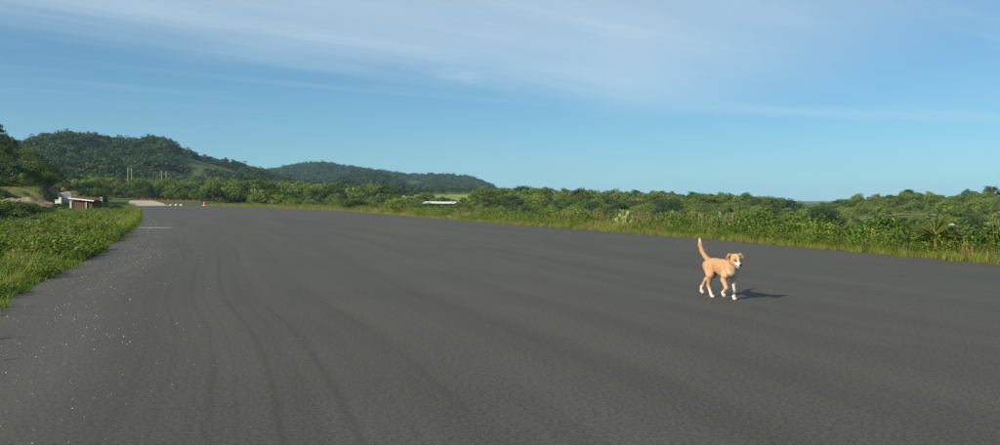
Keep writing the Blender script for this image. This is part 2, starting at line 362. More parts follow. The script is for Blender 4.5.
#           ridge distance, reach in front, reach behind, tree height allowed for
RID = {'plain': (430, 290, 330, 4.6), 'A': (950, 480, 700, 10.0), 'B': (1900, 800, 1500, 9.0), 'Cc': (1250, 380, 500, 7.0), 'Fr': (700, 300, 300, 3.0), 'N': (265, 120, 240, 5.0)}
def height(x, y, sd=None):
    x = np.asarray(x, float); y = np.asarray(y, float)
    if sd is None: sd = sdist(x, y)
    r = np.hypot(x, y); yy = np.maximum(y, 0.35 * r + 1e-6); px = 500 + F * x / yy
    xl = np.interp(y, LE[:, 1], LE[:, 0])
    left = smooth01(0.0, 3.0, xl - x)
    sdp = np.maximum(sd, 0)
    rightb = -0.02 - 0.10 * smooth01(0.3, 2.0, sdp) - 0.9 * smooth01(1.8, 8, sdp) - 4.4 * smooth01(6, 60, sdp) - 2.6 * smooth01(60, 160, sdp)
    leftb = -0.02 - 0.04 * smooth01(0.3, 3, sdp) - 1.1 * smooth01(9, 26, sdp)
    endb = smooth01(200, 225, y) * smooth01(260, 200, px)          # level yard beyond the far end
    base = rightb * (1 - left) + leftb * left
    base = base * (1 - endb) + endb * (-0.03 + 1.15 * smooth01(222, 300, y))
    h = base - 60 * smooth01(700, 7000, r)
    roll = (fbm(x / 60.0, y / 60.0) - 0.5)
    h = h + roll * 2.0 * smooth01(40, 160, sdp)
    front = smooth01(0.15, 0.4, y / (r + 1e-6))
    for k in ('plain', 'Fr', 'A', 'B', 'Cc', 'N'):
        r0, wf, wb, th = RID[k]
        rr = r + (fbm(x / (0.10 * r0) + 3, y / (0.10 * r0) + 9, 3) - 0.5) * 0.35 * wf
        w = np.where(rr < r0, smooth01(r0 - wf, r0, rr), smooth01(r0 + wb, r0, rr))
        tz = CAMH + (HZ - itp(px, SIL[k])) * r0 / F - th
        if k == 'plain':
            cand = h * (1 - w) + tz * w
            mk = smooth01(2, 80, sdp) * front * (1 - endb * smooth01(390, 310, r))
            h = h * (1 - mk) + cand * mk
        else:
            rough = (fbm(x / (0.12 * r0), y / (0.12 * r0), 5) - 0.5) * 0.22 * np.maximum(tz, 0) * smooth01(0, 0.5, w) * smooth01(1.0, 0.75, w)
            cand = base + (tz - base) * w + rough
            h = np.where(front > 0, np.maximum(h, h * (1 - front) + cand * front), h)
    # quarried step in the near hillside
    st = smooth01(150, 152.5, r + 3 * (fbm(x / 7, y / 7) - 0.5)) * smooth01(205, 160, r) * smooth01(56, 40, px) * front
    h = h + 3.2 * st * smooth01(-900, -300, px)
    return h

def build_ground():
    fine = np.radians(np.arange(-38, 38.001, 0.2)); coarse = np.radians(np.concatenate([np.arange(-180, -38, 4.0), np.arange(40, 180, 4.0)]))
    ang = np.sort(np.concatenate([fine, coarse])); na = len(ang)
    rad = np.concatenate([np.linspace(1.0, 40, 110), np.geomspace(40.4, 420, 190), np.geomspace(424, 2400, 150), np.geomspace(2440, 9500, 30)]); nr = len(rad)
    A, R = np.meshgrid(ang, rad); X = R * np.sin(A); Y = R * np.cos(A)
    sdv = sdist(X, Y)
    Z = height(X, Y, sdv)
    Z = np.where(sdv < 0.15, -0.03, Z)
    V = np.column_stack([X.ravel(), Y.ravel(), Z.ravel()]); V = np.vstack([V, [[0, 0, -0.03]]])
    i, j = np.meshgrid(np.arange(nr - 1), np.arange(na), indexing='ij'); j2 = (j + 1) % na
    Q = np.column_stack([(i * na + j).ravel(), (i * na + j2).ravel(), ((i + 1) * na + j2).ravel(), ((i + 1) * na + j).ravel()])
    c = len(V) - 1
    me = npmesh('ground', V, Q[:, ::-1], ground_mat(), True)
    bm = bmesh.new(); bm.from_mesh(me); bm.verts.ensure_lookup_table()
    for k in range(na): bm.faces.new((bm.verts[c], bm.verts[(k + 1) % na], bm.verts[k]))
    bmesh.ops.recalc_face_normals(bm, faces=bm.faces); bm.to_mesh(me); bm.free()
    if me.polygons[10].normal.z < 0: me.flip_normals()
    return tag(obj('ground', me), 'rolling green ground around the airstrip', kind='structure')
build_ground()

def build_runway():
    nu = 10; n = len(LE); cen = 0.5 * (LE + RE); arc = np.concatenate([[0], np.cumsum(np.hypot(*np.diff(cen, axis=0).T))])
    us = np.linspace(0, 1, nu + 1); V = []; UV = []
    for i in range(n):
        for u in us:
            j = 0.0
            if u in (0.0, 1.0): j = (fbm(np.array(arc[i] * 1.3), np.array(u * 9.0)) - 0.5) * 0.012
            p = LE[i] + (RE[i] - LE[i]) * (u + j); V.append((p[0], p[1], 0.0)); UV.append((u, arc[i]))
    top = len(V)
    Q = [(i * (nu + 1) + k, i * (nu + 1) + k + 1, (i + 1) * (nu + 1) + k + 1, (i + 1) * (nu + 1) + k) for i in range(n - 1) for k in range(nu)]
    # skirts down the slab's edges
    for col in (0, nu):
        idx = [i * (nu + 1) + col for i in range(n)]; b0 = len(V)
        for q in idx: V.append((V[q][0], V[q][1], -0.12)); UV.append(UV[q])
        for i in range(n - 1):
            f = (idx[i], idx[i + 1], b0 + i + 1, b0 + i); Q.append(f if col == 0 else f[::-1])
    me = npmesh('runway', V, Q, asphalt_mat())
    ul = me.uv_layers.new(name='UVMap'); li = np.empty(len(me.loops), np.int32); me.loops.foreach_get('vertex_index', li)
    ul.data.foreach_set('uv', np.array(UV, np.float32)[li].ravel())
    tag(obj('runway', me), 'old dark grey asphalt airstrip', kind='structure')
build_runway()

def sheet(name, pts, z, mat, label, sub=0):
    """flat irregular patch that lies on the terrain"""
    bm = bmesh.new(); vs = [bm.verts.new((p[0], p[1], z if not callable(z) else z(*p))) for p in pts]; bm.faces.new(vs)
    bmesh.ops.triangulate(bm, faces=bm.faces); bmesh.ops.recalc_face_normals(bm, faces=bm.faces)
    me = bmesh_mesh(name, bm, mat)
    if me.polygons[0].normal.z < 0: me.flip_normals()
    return tag(obj(name, me), label, kind='structure')
M['gravel'] = simple('pale_gravel', (0.33, 0.30, 0.24), 0.95, 0.25, 0.25, 0.4)
M['dirt'] = simple('grey_dirt_road', (0.20, 0.19, 0.17), 0.95, 0.15, 0.6, 0.4)
M['paint'] = simple('faded_paint', (0.27, 0.26, 0.23), 0.85, 0.3, 2.5, 0.2)
def ragged(pts, n=6, amp=0.4, seed=1):
    rg = np.random.default_rng(seed); out = []
    for a, b in zip(pts, pts[1:] + pts[:1]):
        a = np.array(a, float); b = np.array(b, float); nrm = np.array([-(b - a)[1], (b - a)[0]]); nrm /= np.linalg.norm(nrm) + 1e-9
        for t in np.linspace(0, 1, n, endpoint=False): out.append(a + (b - a) * t + nrm * rg.normal(0, amp) * (t > 0))
    return out
sheet('painted_line', ragged([(-18.0, 43.2), (-16.0, 43.4), (-16.1, 44.3), (-18.1, 44.1)], 5, 0.06, 4), 0.004, M['paint'], 'faded white painted bar near the left edge of the asphalt')

# ------------------------------------------------------------------ plants: mesh makers
def leaf_cards(P, Nrm, size, rg, aspect=0.6, fold=0.0):
    """one rhombic leaf per point, lying across its normal"""
    n = len(P); Nrm = Nrm / (np.linalg.norm(Nrm, axis=1, keepdims=True) + 1e-9)
    a = np.cross(Nrm, rg.normal(size=(n, 3))); a /= np.linalg.norm(a, axis=1, keepdims=True) + 1e-9
    b = np.cross(Nrm, a); s = (size * rg.uniform(0.6, 1.35, n))[:, None]
    V = np.stack([P - a * s, P + b * s * aspect, P + a * s, P - b * s * aspect], 1).reshape(-1, 3)
    Q = np.arange(4 * n).reshape(n, 4); return V, Q
def crown_geo(rg, W, Hc, z0, nclump, per, leaf, spread=0.36, lean=(0, 0), top=0.35):
    """uneven crown: leaf clumps over and inside an irregular ellipsoid"""
    d = rg.normal(size=(nclump, 3)); d /= np.linalg.norm(d, axis=1, keepdims=True); d[:, 2] = np.abs(d[:, 2]) * 1.15 - 0.35
    rad = rg.uniform(0.45, 1.0, nclump) ** 0.6
    cc = d * rad[:, None] * np.array([W / 2, W / 2, Hc / 2]) * rg.uniform(0.75, 1.12, (nclump, 1))
    cr = rg.uniform(0.6, 1.25, nclump) * spread * W / 2
    idx = np.repeat(np.arange(nclump), per)
    e = rg.normal(size=(len(idx), 3)); e /= np.linalg.norm(e, axis=1, keepdims=True); e[:, 2] = np.where(e[:, 2] < -0.35, -e[:, 2], e[:, 2])
    rr = rg.uniform(0.35, 1.05, len(idx)) ** 0.7
    P = cc[idx] + e * (cr[idx] * rr)[:, None] * np.array([1, 1, 0.72])
    P[:, 2] += z0 + Hc * 0.42; P[:, 0] += lean[0] * P[:, 2]; P[:, 1] += lean[1] * P[:, 2]
    Nn = e + rg.normal(size=e.shape) * 0.55 + np.array([0, 0, top])
    V, Q = leaf_cards(P, Nn, leaf, rg)
    t = np.clip(rg.uniform(0, 1, nclump)[idx] * 0.55 + rg.uniform(0, 0.45, len(idx)), 0, 1)
    cc[:, 2] += z0 + Hc * 0.42
    return V, Q, np.repeat(t, 4), cc
def trunk_geo(rg, h, r, cc, nl=5):
    parts = []
    bend = rg.normal(0, 0.05 * h, 2); pts = [(0, 0, -0.3), (bend[0] * .3, bend[1] * .3, h * .35), (bend[0], bend[1], h)]
    v, q = tube(pts, [r * 1.35, r, r * .6], 6); parts.append((v, fixed(v, q)))
    for i in rg.permutation(len(cc))[:nl]:
        c = cc[i]; s = np.array([bend[0] * .8, bend[1] * .8, h * rg.uniform(.6, .95)])
        m = (s + c) / 2 + np.array([0, 0, -0.06 * h])
        v, q = tube([s, m, c], [r * .5, r * .32, r * .12], 5); parts.append((v, fixed(v, q)))
    return merge(parts)
def tree_proto(seed, W, Ht, leaf, nclump, per, mat, trunk_r, clear=0.25, spread=0.36, nl=5, top=0.35):
    rg = np.random.default_rng(seed)
    V, Q, t, cc = crown_geo(rg, W, Ht * (1 - clear) * 1.05, Ht * clear, nclump, per, leaf, spread, rg.normal(0, 0.03, 2), top)
    k = Ht / V[:, 2].max(); V[:, 2] *= k; cc[:, 2] *= k
    crown = npmesh('crown', V, Q, mat, False, t)
    tv, tq = trunk_geo(rg, Ht * max(clear, 0.18) * 1.25, trunk_r, cc, nl)
    return crown, npmesh('trunk', tv, tq, M['bark'], True)
def place_tree(name, proto, loc, s, rz, label, cat='tree', group=None, parts=('crown', 'trunk')):
    e = empty(name, loc, label, cat, group, rz); e.scale = (s, s, s) if not isinstance(s, tuple) else s
    for nm, me in zip(parts, proto): obj(nm, me, e)
    return e
def joined_tree_mesh(name, proto):
    """crown and trunk in one mesh (for masses of far trees)"""
    bm = bmesh.new(); bm.from_mesh(proto[0]); n0 = len(bm.faces); bm.from_mesh(proto[1])
    bm.faces.ensure_lookup_table()
    for f in bm.faces[n0:]: f.material_index = 1
    me = bpy.data.meshes.new(name); bm.to_mesh(me); bm.free()
    me.materials.append(proto[0].materials[0]); me.materials.append(M['bark']); return me

# geometry-nodes scatter for what nobody could count
def scatter(name, P, rotz, scale, idx, protos, label, cat, tilt=None):
    coll = bpy.data.collections.new(name + '_sources')
    for i, me in enumerate(protos):
        o = bpy.data.objects.new('%s_source_%02d' % (name, i), me); coll.objects.link(o)
    me = bpy.data.meshes.new(name); me.vertices.add(len(P)); me.vertices.foreach_set('co', np.asarray(P, np.float32).ravel())
    rot = np.zeros((len(P), 3), np.float32); rot[:, 2] = rotz
    if tilt is not None: rot[:, :2] = tilt
    a = me.attributes.new('rot', 'FLOAT_VECTOR', 'POINT'); a.data.foreach_set('vector', rot.ravel())
    sc3 = np.asarray(scale, np.float32); sc3 = sc3 if sc3.ndim == 2 else np.repeat(sc3[:, None], 3, 1)
    a = me.attributes.new('scl', 'FLOAT_VECTOR', 'POINT'); a.data.foreach_set('vector', np.ascontiguousarray(sc3).ravel())
    a = me.attributes.new('idx', 'INT', 'POINT'); a.data.foreach_set('value', np.asarray(idx, np.int32))
    o = obj(name, me); tag(o, label, cat, kind='stuff')
    g = bpy.data.node_groups.new(name + '_nodes', 'GeometryNodeTree')
    g.interface.new_socket('Geometry', in_out='INPUT', socket_type='NodeSocketGeometry'); g.interface.new_socket('Geometry', in_out='OUTPUT', socket_type='NodeSocketGeometry')
    N = g.nodes; L = g.links
    gi = N.new('NodeGroupInput'); go = N.new('NodeGroupOutput'); mp = N.new('GeometryNodeMeshToPoints'); ip = N.new('GeometryNodeInstanceOnPoints')
    ci = N.new('GeometryNodeCollectionInfo'); ci.inputs['Collection'].default_value = coll; ci.inputs['Separate Children'].default_value = True; ci.inputs['Reset Children'].default_value = True
    def attr(nm, t):
        n = N.new('GeometryNodeInputNamedAttribute'); n.data_type = t; n.inputs['Name'].default_value = nm; return n.outputs[0]
    e2r = N.new('FunctionNodeEulerToRotation')
    L.new(gi.outputs[0], mp.inputs[0]); L.new(mp.outputs[0], ip.inputs['Points']); L.new(ci.outputs[0], ip.inputs['Instance'])
    ip.inputs['Pick Instance'].default_value = True
    L.new(attr('idx', 'INT'), ip.inputs['Instance Index']); L.new(attr('rot', 'FLOAT_VECTOR'), e2r.inputs[0]); L.new(e2r.outputs[0], ip.inputs['Rotation']); L.new(attr('scl', 'FLOAT_VECTOR'), ip.inputs['Scale'])
    L.new(ip.outputs[0], go.inputs[0])
    md = o.modifiers.new('scatter', 'NODES'); md.node_group = g
    return o

# ------------------------------------------------------------------ woods
def in_quad(px, r, p0, p1, r0, r1): return (px > p0) & (px < p1) & (r > r0) & (r < r1)
def wood_points(rmin, rmax, pxa, pxb, spacing, rg, jit=0.45):
    """jittered polar grid with about even spacing in metres"""
    out = []; r = rmin
    while r < rmax:
        a0 = math.atan((pxa - 500) / F); a1 = math.atan((pxb - 500) / F); n = max(2, int(r * (a1 - a0) / spacing))
        a = np.linspace(a0, a1, n) + rg.uniform(-jit, jit, n) * (a1 - a0) / n; rr = r + rg.uniform(-jit, jit, n) * spacing
        out.append(np.column_stack([rr * np.sin(a), rr * np.cos(a)])); r += spacing
    return np.vstack(out)
far_hill = [tree_proto(100 + i, 8.5 + i % 3, 7 + (i % 4) * 0.8, 0.62, 16, 17, M['hill'], 0.2, 0.18, 0.5, 2) for i in range(6)]
far_plain = [tree_proto(120 + i, 6.0 + (i % 3), 5.2 + (i % 4) * 0.7, 0.27, 22, 52, M['plain'], 0.16, 0.16, 0.46, 3) for i in range(6)]
mid_protos = [tree_proto(140 + i, 5.4 + 0.6 * (i % 4), 4.6 + 0.5 * (i % 5), 0.15, 40, 75, M['plain' if i % 3 else 'forest'], 0.13, 0.14, 0.40, 6) for i in range(8)]
dark_protos = [tree_proto(160 + i, 6.6, 5.8 + 0.3 * i, 0.26, 30, 46, M['forest'], 0.18, 0.2, 0.40, 6) for i in range(3)]

def ysky(px): return itp(px, SIL['plain'])
P = wood_points(58, 640, -40, 1040, 4.3, RNG)
R_ = np.hypot(P[:, 0], P[:, 1]); PXc = 500 + F * P[:, 0] / P[:, 1]; SDv = sdist(P[:, 0], P[:, 1])
isleft = P[:, 0] < np.interp(P[:, 1], LE[:, 1], LE[:, 0])
keep = (SDv > 24) & (~isleft | (SDv > 30)) & (RNG.random(len(P)) < 0.55 + 0.25 * smooth01(110, 60, R_) - 0.1 * smooth01(300, 420, R_))
keep &= ~in_quad(PXc, R_, 394, 472, 335, 640)                       # green field
keep &= ~in_quad(PXc, R_, 862, 935, 252, 300)                       # pale field strip, right
keep &= ~((PXc > 100) & (PXc < 208) & (R_ < 318)); keep &= ~((PXc >= 208) & (PXc < 262) & (SDv < 34))                   # yard and level end
keep &= ~in_quad(PXc, R_, 415, 460, 222, 256)                       # long shed and its sight line
keep &= ~in_quad(PXc, R_, 52, 92, 80, 420)                          # dirt road
keep &= ~((PXc < 60) & (R_ > 95) & (R_ < 152))
keep &= ~in_quad(PXc, R_, 925, 975, 110, 195)
clear = fbm(P[:, 0] / 45, P[:, 1] / 45, 3) > 0.64
keep &= ~(clear & (R_ > 150))
P = P[keep]; R_ = R_[keep]; PXc = PXc[keep]
order = np.argsort(R_); P = P[order]; R_ = R_[order]; PXc = PXc[order]
Z = height(P[:, 0], P[:, 1])
S = RNG.uniform(0.42, 1.25, len(P)) * (0.42 + 0.42 * smooth01(90, 330, R_)) * np.where(PXc < 270, 1.9, 1.0); S *= np.where(RNG.random(len(P)) < 0.07, 1.5, 1.0)
# no crown stands above the tree line the hills leave free
ztop = CAMH + (HZ - ysky(PXc) + RNG.normal(0, 1.0, len(P))) * R_ / F
S *= np.where(in_quad(PXc, R_, 385, 480, 240, 405), 0.55, 1.0); S *= np.where(in_quad(PXc, R_, 850, 945, 200, 256), 0.6, 1.0); S *= np.where((PXc > 780) & (R_ > 240), 0.78, 1.0)
S = np.minimum(S, np.maximum((ztop - Z) / 5.6, 0.45))
vis = (PXc > -12) & (PXc < 1012)
near_i = np.where(vis)[0]; near_i = near_i[np.argsort(-(S / R_)[near_i])][:250]
zone_lab = [(-50, 262, 'leafy green tree on the slope behind the end of the airstrip', 'trees behind the end of the airstrip'),
            (262, 500, 'rounded green tree in the wooded plain below the hills', 'trees of the plain below the hills'),
            (500, 770, 'rounded green tree in the wooded plain behind the cactus verge', 'trees of the plain behind the cactus'),
            (770, 1100, 'rounded green tree in the low ground before the right-hand rise', 'trees before the right-hand rise')]
sel = np.zeros(len(P), bool); sel[near_i] = True
for i in near_i:
    for a, b, lab, grp in zone_lab:
        if a <= PXc[i] < b:
            place_tree('leafy_tree', mid_protos[int(RNG.integers(8))], (P[i, 0], P[i, 1], Z[i]), float(S[i]), RNG.uniform(0, 6.28), lab, 'tree', grp)
rest = ~sel
far_idx = np.where(R_[rest] < 270, RNG.integers(6, 14, rest.sum()), RNG.integers(0, 6, rest.sum()))
scatter('plain_woodland', np.column_stack([P[rest], Z[rest] - 0.1]), RNG.uniform(0, 6.28, rest.sum()), S[rest], far_idx, [joined_tree_mesh('plain_tree', p) for p in far_plain + mid_protos], 'dense green woodland over the plain beyond the airstrip', 'woodland')

def hill_wood(name, key, pa, pb, spacing, protos, label, thin=None, smin=0.7, smax=1.25):
    r0, wf, wb, th = RID[key]
    H_ = wood_points(max(r0 - wf * 0.95, 150), r0 + wb * 0.25, pa, pb, spacing, RNG)
    r = np.hypot(H_[:, 0], H_[:, 1]); px = 500 + F * H_[:, 0] / H_[:, 1]
    k = np.ones(len(r), bool)
    if thin is not None: k = ~thin(px, r, H_) 
    H_ = H_[k]; z = height(H_[:, 0], H_[:, 1]); n = len(H_)
    scatter(name, np.column_stack([H_, z - 0.3]), RNG.uniform(0, 6.28, n), RNG.uniform(smin, smax, n), RNG.integers(0, len(protos), n), [joined_tree_mesh(name + '_tree', p) for p in protos], label, 'woodland')
def thinA(px, r, H_):
    y0 = 150 + (px - 170) * 0.12
    f = fbm(H_[:, 0] / 40, H_[:, 1] / 40, 4); g = smooth01(158, 182, px)
    return (r < 930) & (f > 0.62 - 0.27 * g * smooth01(930, 860, r)) & (r > 520) & (px > 60) & (RNG.random(len(px)) < 0.92)
hill_wood('hill_woodland', 'A', -40, 400, 7.0, far_hill, 'forest over the big hill on the left, its shade put into dark leaf colour', thinA, 0.65, 1.2)
hill_wood('ridge_woodland', 'B', 200, 520, 11.0, far_hill, 'blue green forest over the distant ridge', lambda px, r, H_: (px > 402) & (px < 424) & (r > 1300) & (r < 1800) & (fbm(H_[:, 0] / 60, H_[:, 1] / 60) > 0.38), 1.0, 1.6)
hill_wood('knoll_woodland', 'Cc', 300, 440, 8.0, far_hill, 'forest over the rounded knoll before the distant ridge', None, 0.7, 1.2)
hill_wood('field_woodland', 'Fr', 350, 560, 7.0, far_hill, 'line of trees behind the bright green field', lambda px, r, H_: (r < 640), 0.35, 0.6)
def thinN(px, r, H_): return (r < 154) | ((fbm(H_[:, 0] / 14, H_[:, 1] / 14, 3) > 0.68) & (r < 245)) | in_quad(px, r, 52, 92, 80, 420)
# near hillside: its trees can be told apart, so each is a thing
HN = wood_points(152, 285, -60, 84, 4.9, RNG); rN = np.hypot(HN[:, 0], HN[:, 1]); pN = 500 + F * HN[:, 0] / HN[:, 1]
kN = ~thinN(pN, rN, HN); HN = HN[kN]; pN = pN[kN]; rN = rN[kN]; zN = height(HN[:, 0], HN[:, 1])
for i in range(len(HN)):
    top = rN[i] > 235
    place_tree('hillside_tree', (dark_protos if top else mid_protos)[int(RNG.integers(3 if top else 8))], (HN[i, 0], HN[i, 1], zN[i] - 0.15), float(RNG.uniform(0.55, 0.95)), RNG.uniform(0, 6.28),
               'dark tree on the crest of the near left hillside' if top else 'green tree on the lower slope of the near left hillside', 'tree', 'trees on the crest of the left hillside' if top else 'trees on the lower left hillside')
rgh = np.random.default_rng(53)
hb = tree_proto(350, 3.6, 2.6, 0.12, 26, 60, M['plain'], 0.07, 0.05, 0.42, 5)
for i in range(70):
    px = rgh.uniform(-25, 52); Y = rgh.uniform(122, 200); x = pxz(px, Y); z0 = float(height(np.array([x]), np.array([Y]))[0]); sb = rgh.uniform(0.5, 1.0)
    place_tree('hillside_bush', hb, (x, Y, z0 - 0.1), (sb, sb, sb * rgh.uniform(0.7, 1.1)), rgh.uniform(0, 6.28), 'low bush on the grassy foot of the near left hillside', 'bush', 'bushes on the foot of the left hillside', ('foliage', 'stem'))
# single trees that stand out
lone = [(415, 425, 198.5, 190, 1.0, 'dark round tree standing at the front of the bright green field'), (393, 432, 199, 191.5, 0.8, 'low dark tree at the left end of the bright green field'),
        (1000 - 8, 430, 200, 186.5, 1.0, 'tall crooked tree on the right skyline at the edge of the picture'), (967, 425, 200, 187.5, 0.7, 'thin tall tree standing up from the right-hand skyline'),
        (906, 420, 201, 189, 1.0, 'rounded tree on the top of the right-hand rise'), (521, 420, 199, 186, 1.25, 'flat topped tree on the skyline right of the distant ridge'),
        (790, 330, 206, 197, 1.0, 'broad dark tree at the left of the dip in the skyline'), (673, 425, 200, 190.5, 0.6, 'small tree poking above the middle of the treeline')]
for k, (px, Y, yb, yt, wf, lab) in enumerate(lone):
    x = pxz(px, Y); zb = float(height(np.array([x]), np.array([Y]))[0]); ht = max(zat(yt, Y) - zb, 3.0); s = ht / 6.0
    place_tree('lone_tree', dark_protos[k % 3], (x, Y, zb - 0.1), (s * wf, s * wf, s), k * 1.3, lab)

# ------------------------------------------------------------------ verges
def blade_tuft(seed, n, hmin, hmax, spread, w, mat, droop=0.5):
    rg = np.random.default_rng(seed); V = []; Q = []; T = []
    for i in range(n):
        b = rg.normal(0, spread, 2); a = rg.uniform(0, 6.28); h = rg.uniform(hmin, hmax); d = np.array([math.cos(a), math.sin(a)]) * h * rg.uniform(0.1, droop); s = np.array([-math.sin(a), math.cos(a)]) * w * rg.uniform(.7, 1.3)
        o = len(V)
        for t, ww in ((0, 1), (0.5, 0.85), (1.0, 0.12)):
            c = b + d * t * t; z = h * (t - 0.22 * t * t * (droop))
            V.append((c[0] - s[0] * ww / 2, c[1] - s[1] * ww / 2, z - 0.03)); V.append((c[0] + s[0] * ww / 2, c[1] + s[1] * ww / 2, z - 0.03))
        Q += [(o, o + 1, o + 3, o + 2), (o + 2, o + 3, o + 5, o + 4)]; T += [rg.uniform()] * 6
    return npmesh('tuft', V, Q, mat, False, T)
def weed_plant(seed, nstem, h, spread, leaf, nleaf, mat):
    rg = np.random.default_rng(seed); Ps = []; Ns = []
    for s in range(nstem):
        b = rg.normal(0, spread * 0.45, 2); a = rg.uniform(0, 6.28); L = rg.uniform(0.2, 0.8) * spread; hh = h * rg.uniform(0.55, 1.05)
        for k in range(nleaf):
            t = rg.uniform(0.12, 1.0); w = rg.uniform(0, 6.28); o = leaf * rg.uniform(0.5, 1.6)
            Ps.append((b[0] + math.cos(a) * L * t * t + math.cos(w) * o, b[1] + math.sin(a) * L * t * t + math.sin(w) * o, hh * t)); Ns.append((math.cos(w) * 0.5, math.sin(w) * 0.5, 0.9))
    Ps = np.array(Ps); Ns = np.array(Ns) + rg.normal(0, 0.35, (len(Ns), 3))
    V, Q = leaf_cards(Ps, Ns, leaf, rg, 0.5); T = np.repeat(rg.uniform(0, 1, len(Ps)), 4)
    return npmesh('weed', V, Q, mat, False, T)
def stalk_plant(seed, n, h, spread, stemmat, headmat):
    rg = np.random.default_rng(seed); V = []; Q = []; T = []; MI = []
    for i in range(n):
        b = rg.normal(0, spread, 2); d = rg.normal(0, 0.12 * h, 2); hh = h * rg.uniform(0.6, 1.1); o = len(V); w = 0.006
        for ax in ((w, 0), (0, w)):
            o = len(V)
            V += [(b[0] - ax[0], b[1] - ax[1], -0.03), (b[0] + ax[0], b[1] + ax[1], -0.03), (b[0] + d[0] + ax[0] * .6, b[1] + d[1] + ax[1] * .6, hh), (b[0] + d[0] - ax[0] * .6, b[1] + d[1] - ax[1] * .6, hh)]
            Q.append((o, o + 1, o + 2, o + 3)); T += [rg.uniform()] * 4; MI.append(0)
        m = 9; Pp = np.column_stack([b[0] + d[0] + rg.normal(0, 0.035, m), b[1] + d[1] + rg.normal(0, 0.035, m), hh + rg.uniform(-0.16, 0.06, m)])
        lv, lq = leaf_cards(Pp, rg.normal(size=(m, 3)), 0.026, rg, 0.6); o = len(V); V += [tuple(p) for p in lv]; Q += [tuple(q + o) for q in lq]; T += list(np.repeat(rg.uniform(0, 1, m), 4)); MI += [1] * m
    me = npmesh('stalks', V, Q, stemmat, False, T); me.materials.append(headmat); me.polygons.foreach_set('material_index', np.array(MI, np.int32)); return me
tufts = [blade_tuft(200 + i, 34, 0.14, 0.42, 0.09, 0.010, M['grass'], 0.8) for i in range(4)]
ltufts = [blade_tuft(210 + i, 30, 0.10, 0.30, 0.09, 0.011, M['weed'], 0.9) for i in range(3)]
weeds_l = [weed_plant(220 + i, 11, 0.30 + 0.03 * i, 0.26, 0.030, 18, M['weed']) for i in range(5)]
weeds_r = [weed_plant(230 + i, 10, 0.48 + 0.06 * i, 0.24, 0.032, 20, M['shrub']) for i in range(3)] + [weed_plant(236 + i, 10, 0.55 + 0.08 * i, 0.26, 0.034, 18, M['bright']) for i in range(2)]
stalks = [stalk_plant(240 + i, 10, 0.75 + 0.1 * i, 0.16, M['dry'], M['seed']) for i in range(3)]
drytufts = [blade_tuft(250 + i, 26, 0.3, 0.75, 0.10, 0.009, M['dry'], 0.6) for i in range(2)]

def strip_points(edge, side, n, d0, d1, rg, i0, i1, power=1.0):
    """points at distance d0..d1 outside an edge curve, between curve samples i0 and i1; count falls off with range"""
    seg = np.hypot(*np.diff(edge[i0:i1 + 1], axis=0).T); mid = 0.5 * (edge[i0:i1] + edge[i0 + 1:i1 + 1]); w = seg / np.maximum(np.hypot(mid[:, 0], mid[:, 1]), 15) ** 0.9; w /= w.sum()
    k = rg.choice(len(seg), n, p=w); t = rg.random(n)[:, None]; a = edge[i0:i1][k]; b = edge[i0 + 1:i1 + 1][k]; p = a + (b - a) * t; tv = b - a; tv /= np.linalg.norm(tv, axis=1, keepdims=True)
    nv = np.column_stack([-tv[:, 1], tv[:, 0]]) * side; d = d0 + (d1 - d0) * rg.random(n) ** power
    q = p + nv * d[:, None]; return q, d
def visible(q, pad=40):
    px = 500 + F * q[:, 0] / np.maximum(q[:, 1], 0.1); return (q[:, 1] > 3) & (px > -pad) & (px < 1000 + pad)
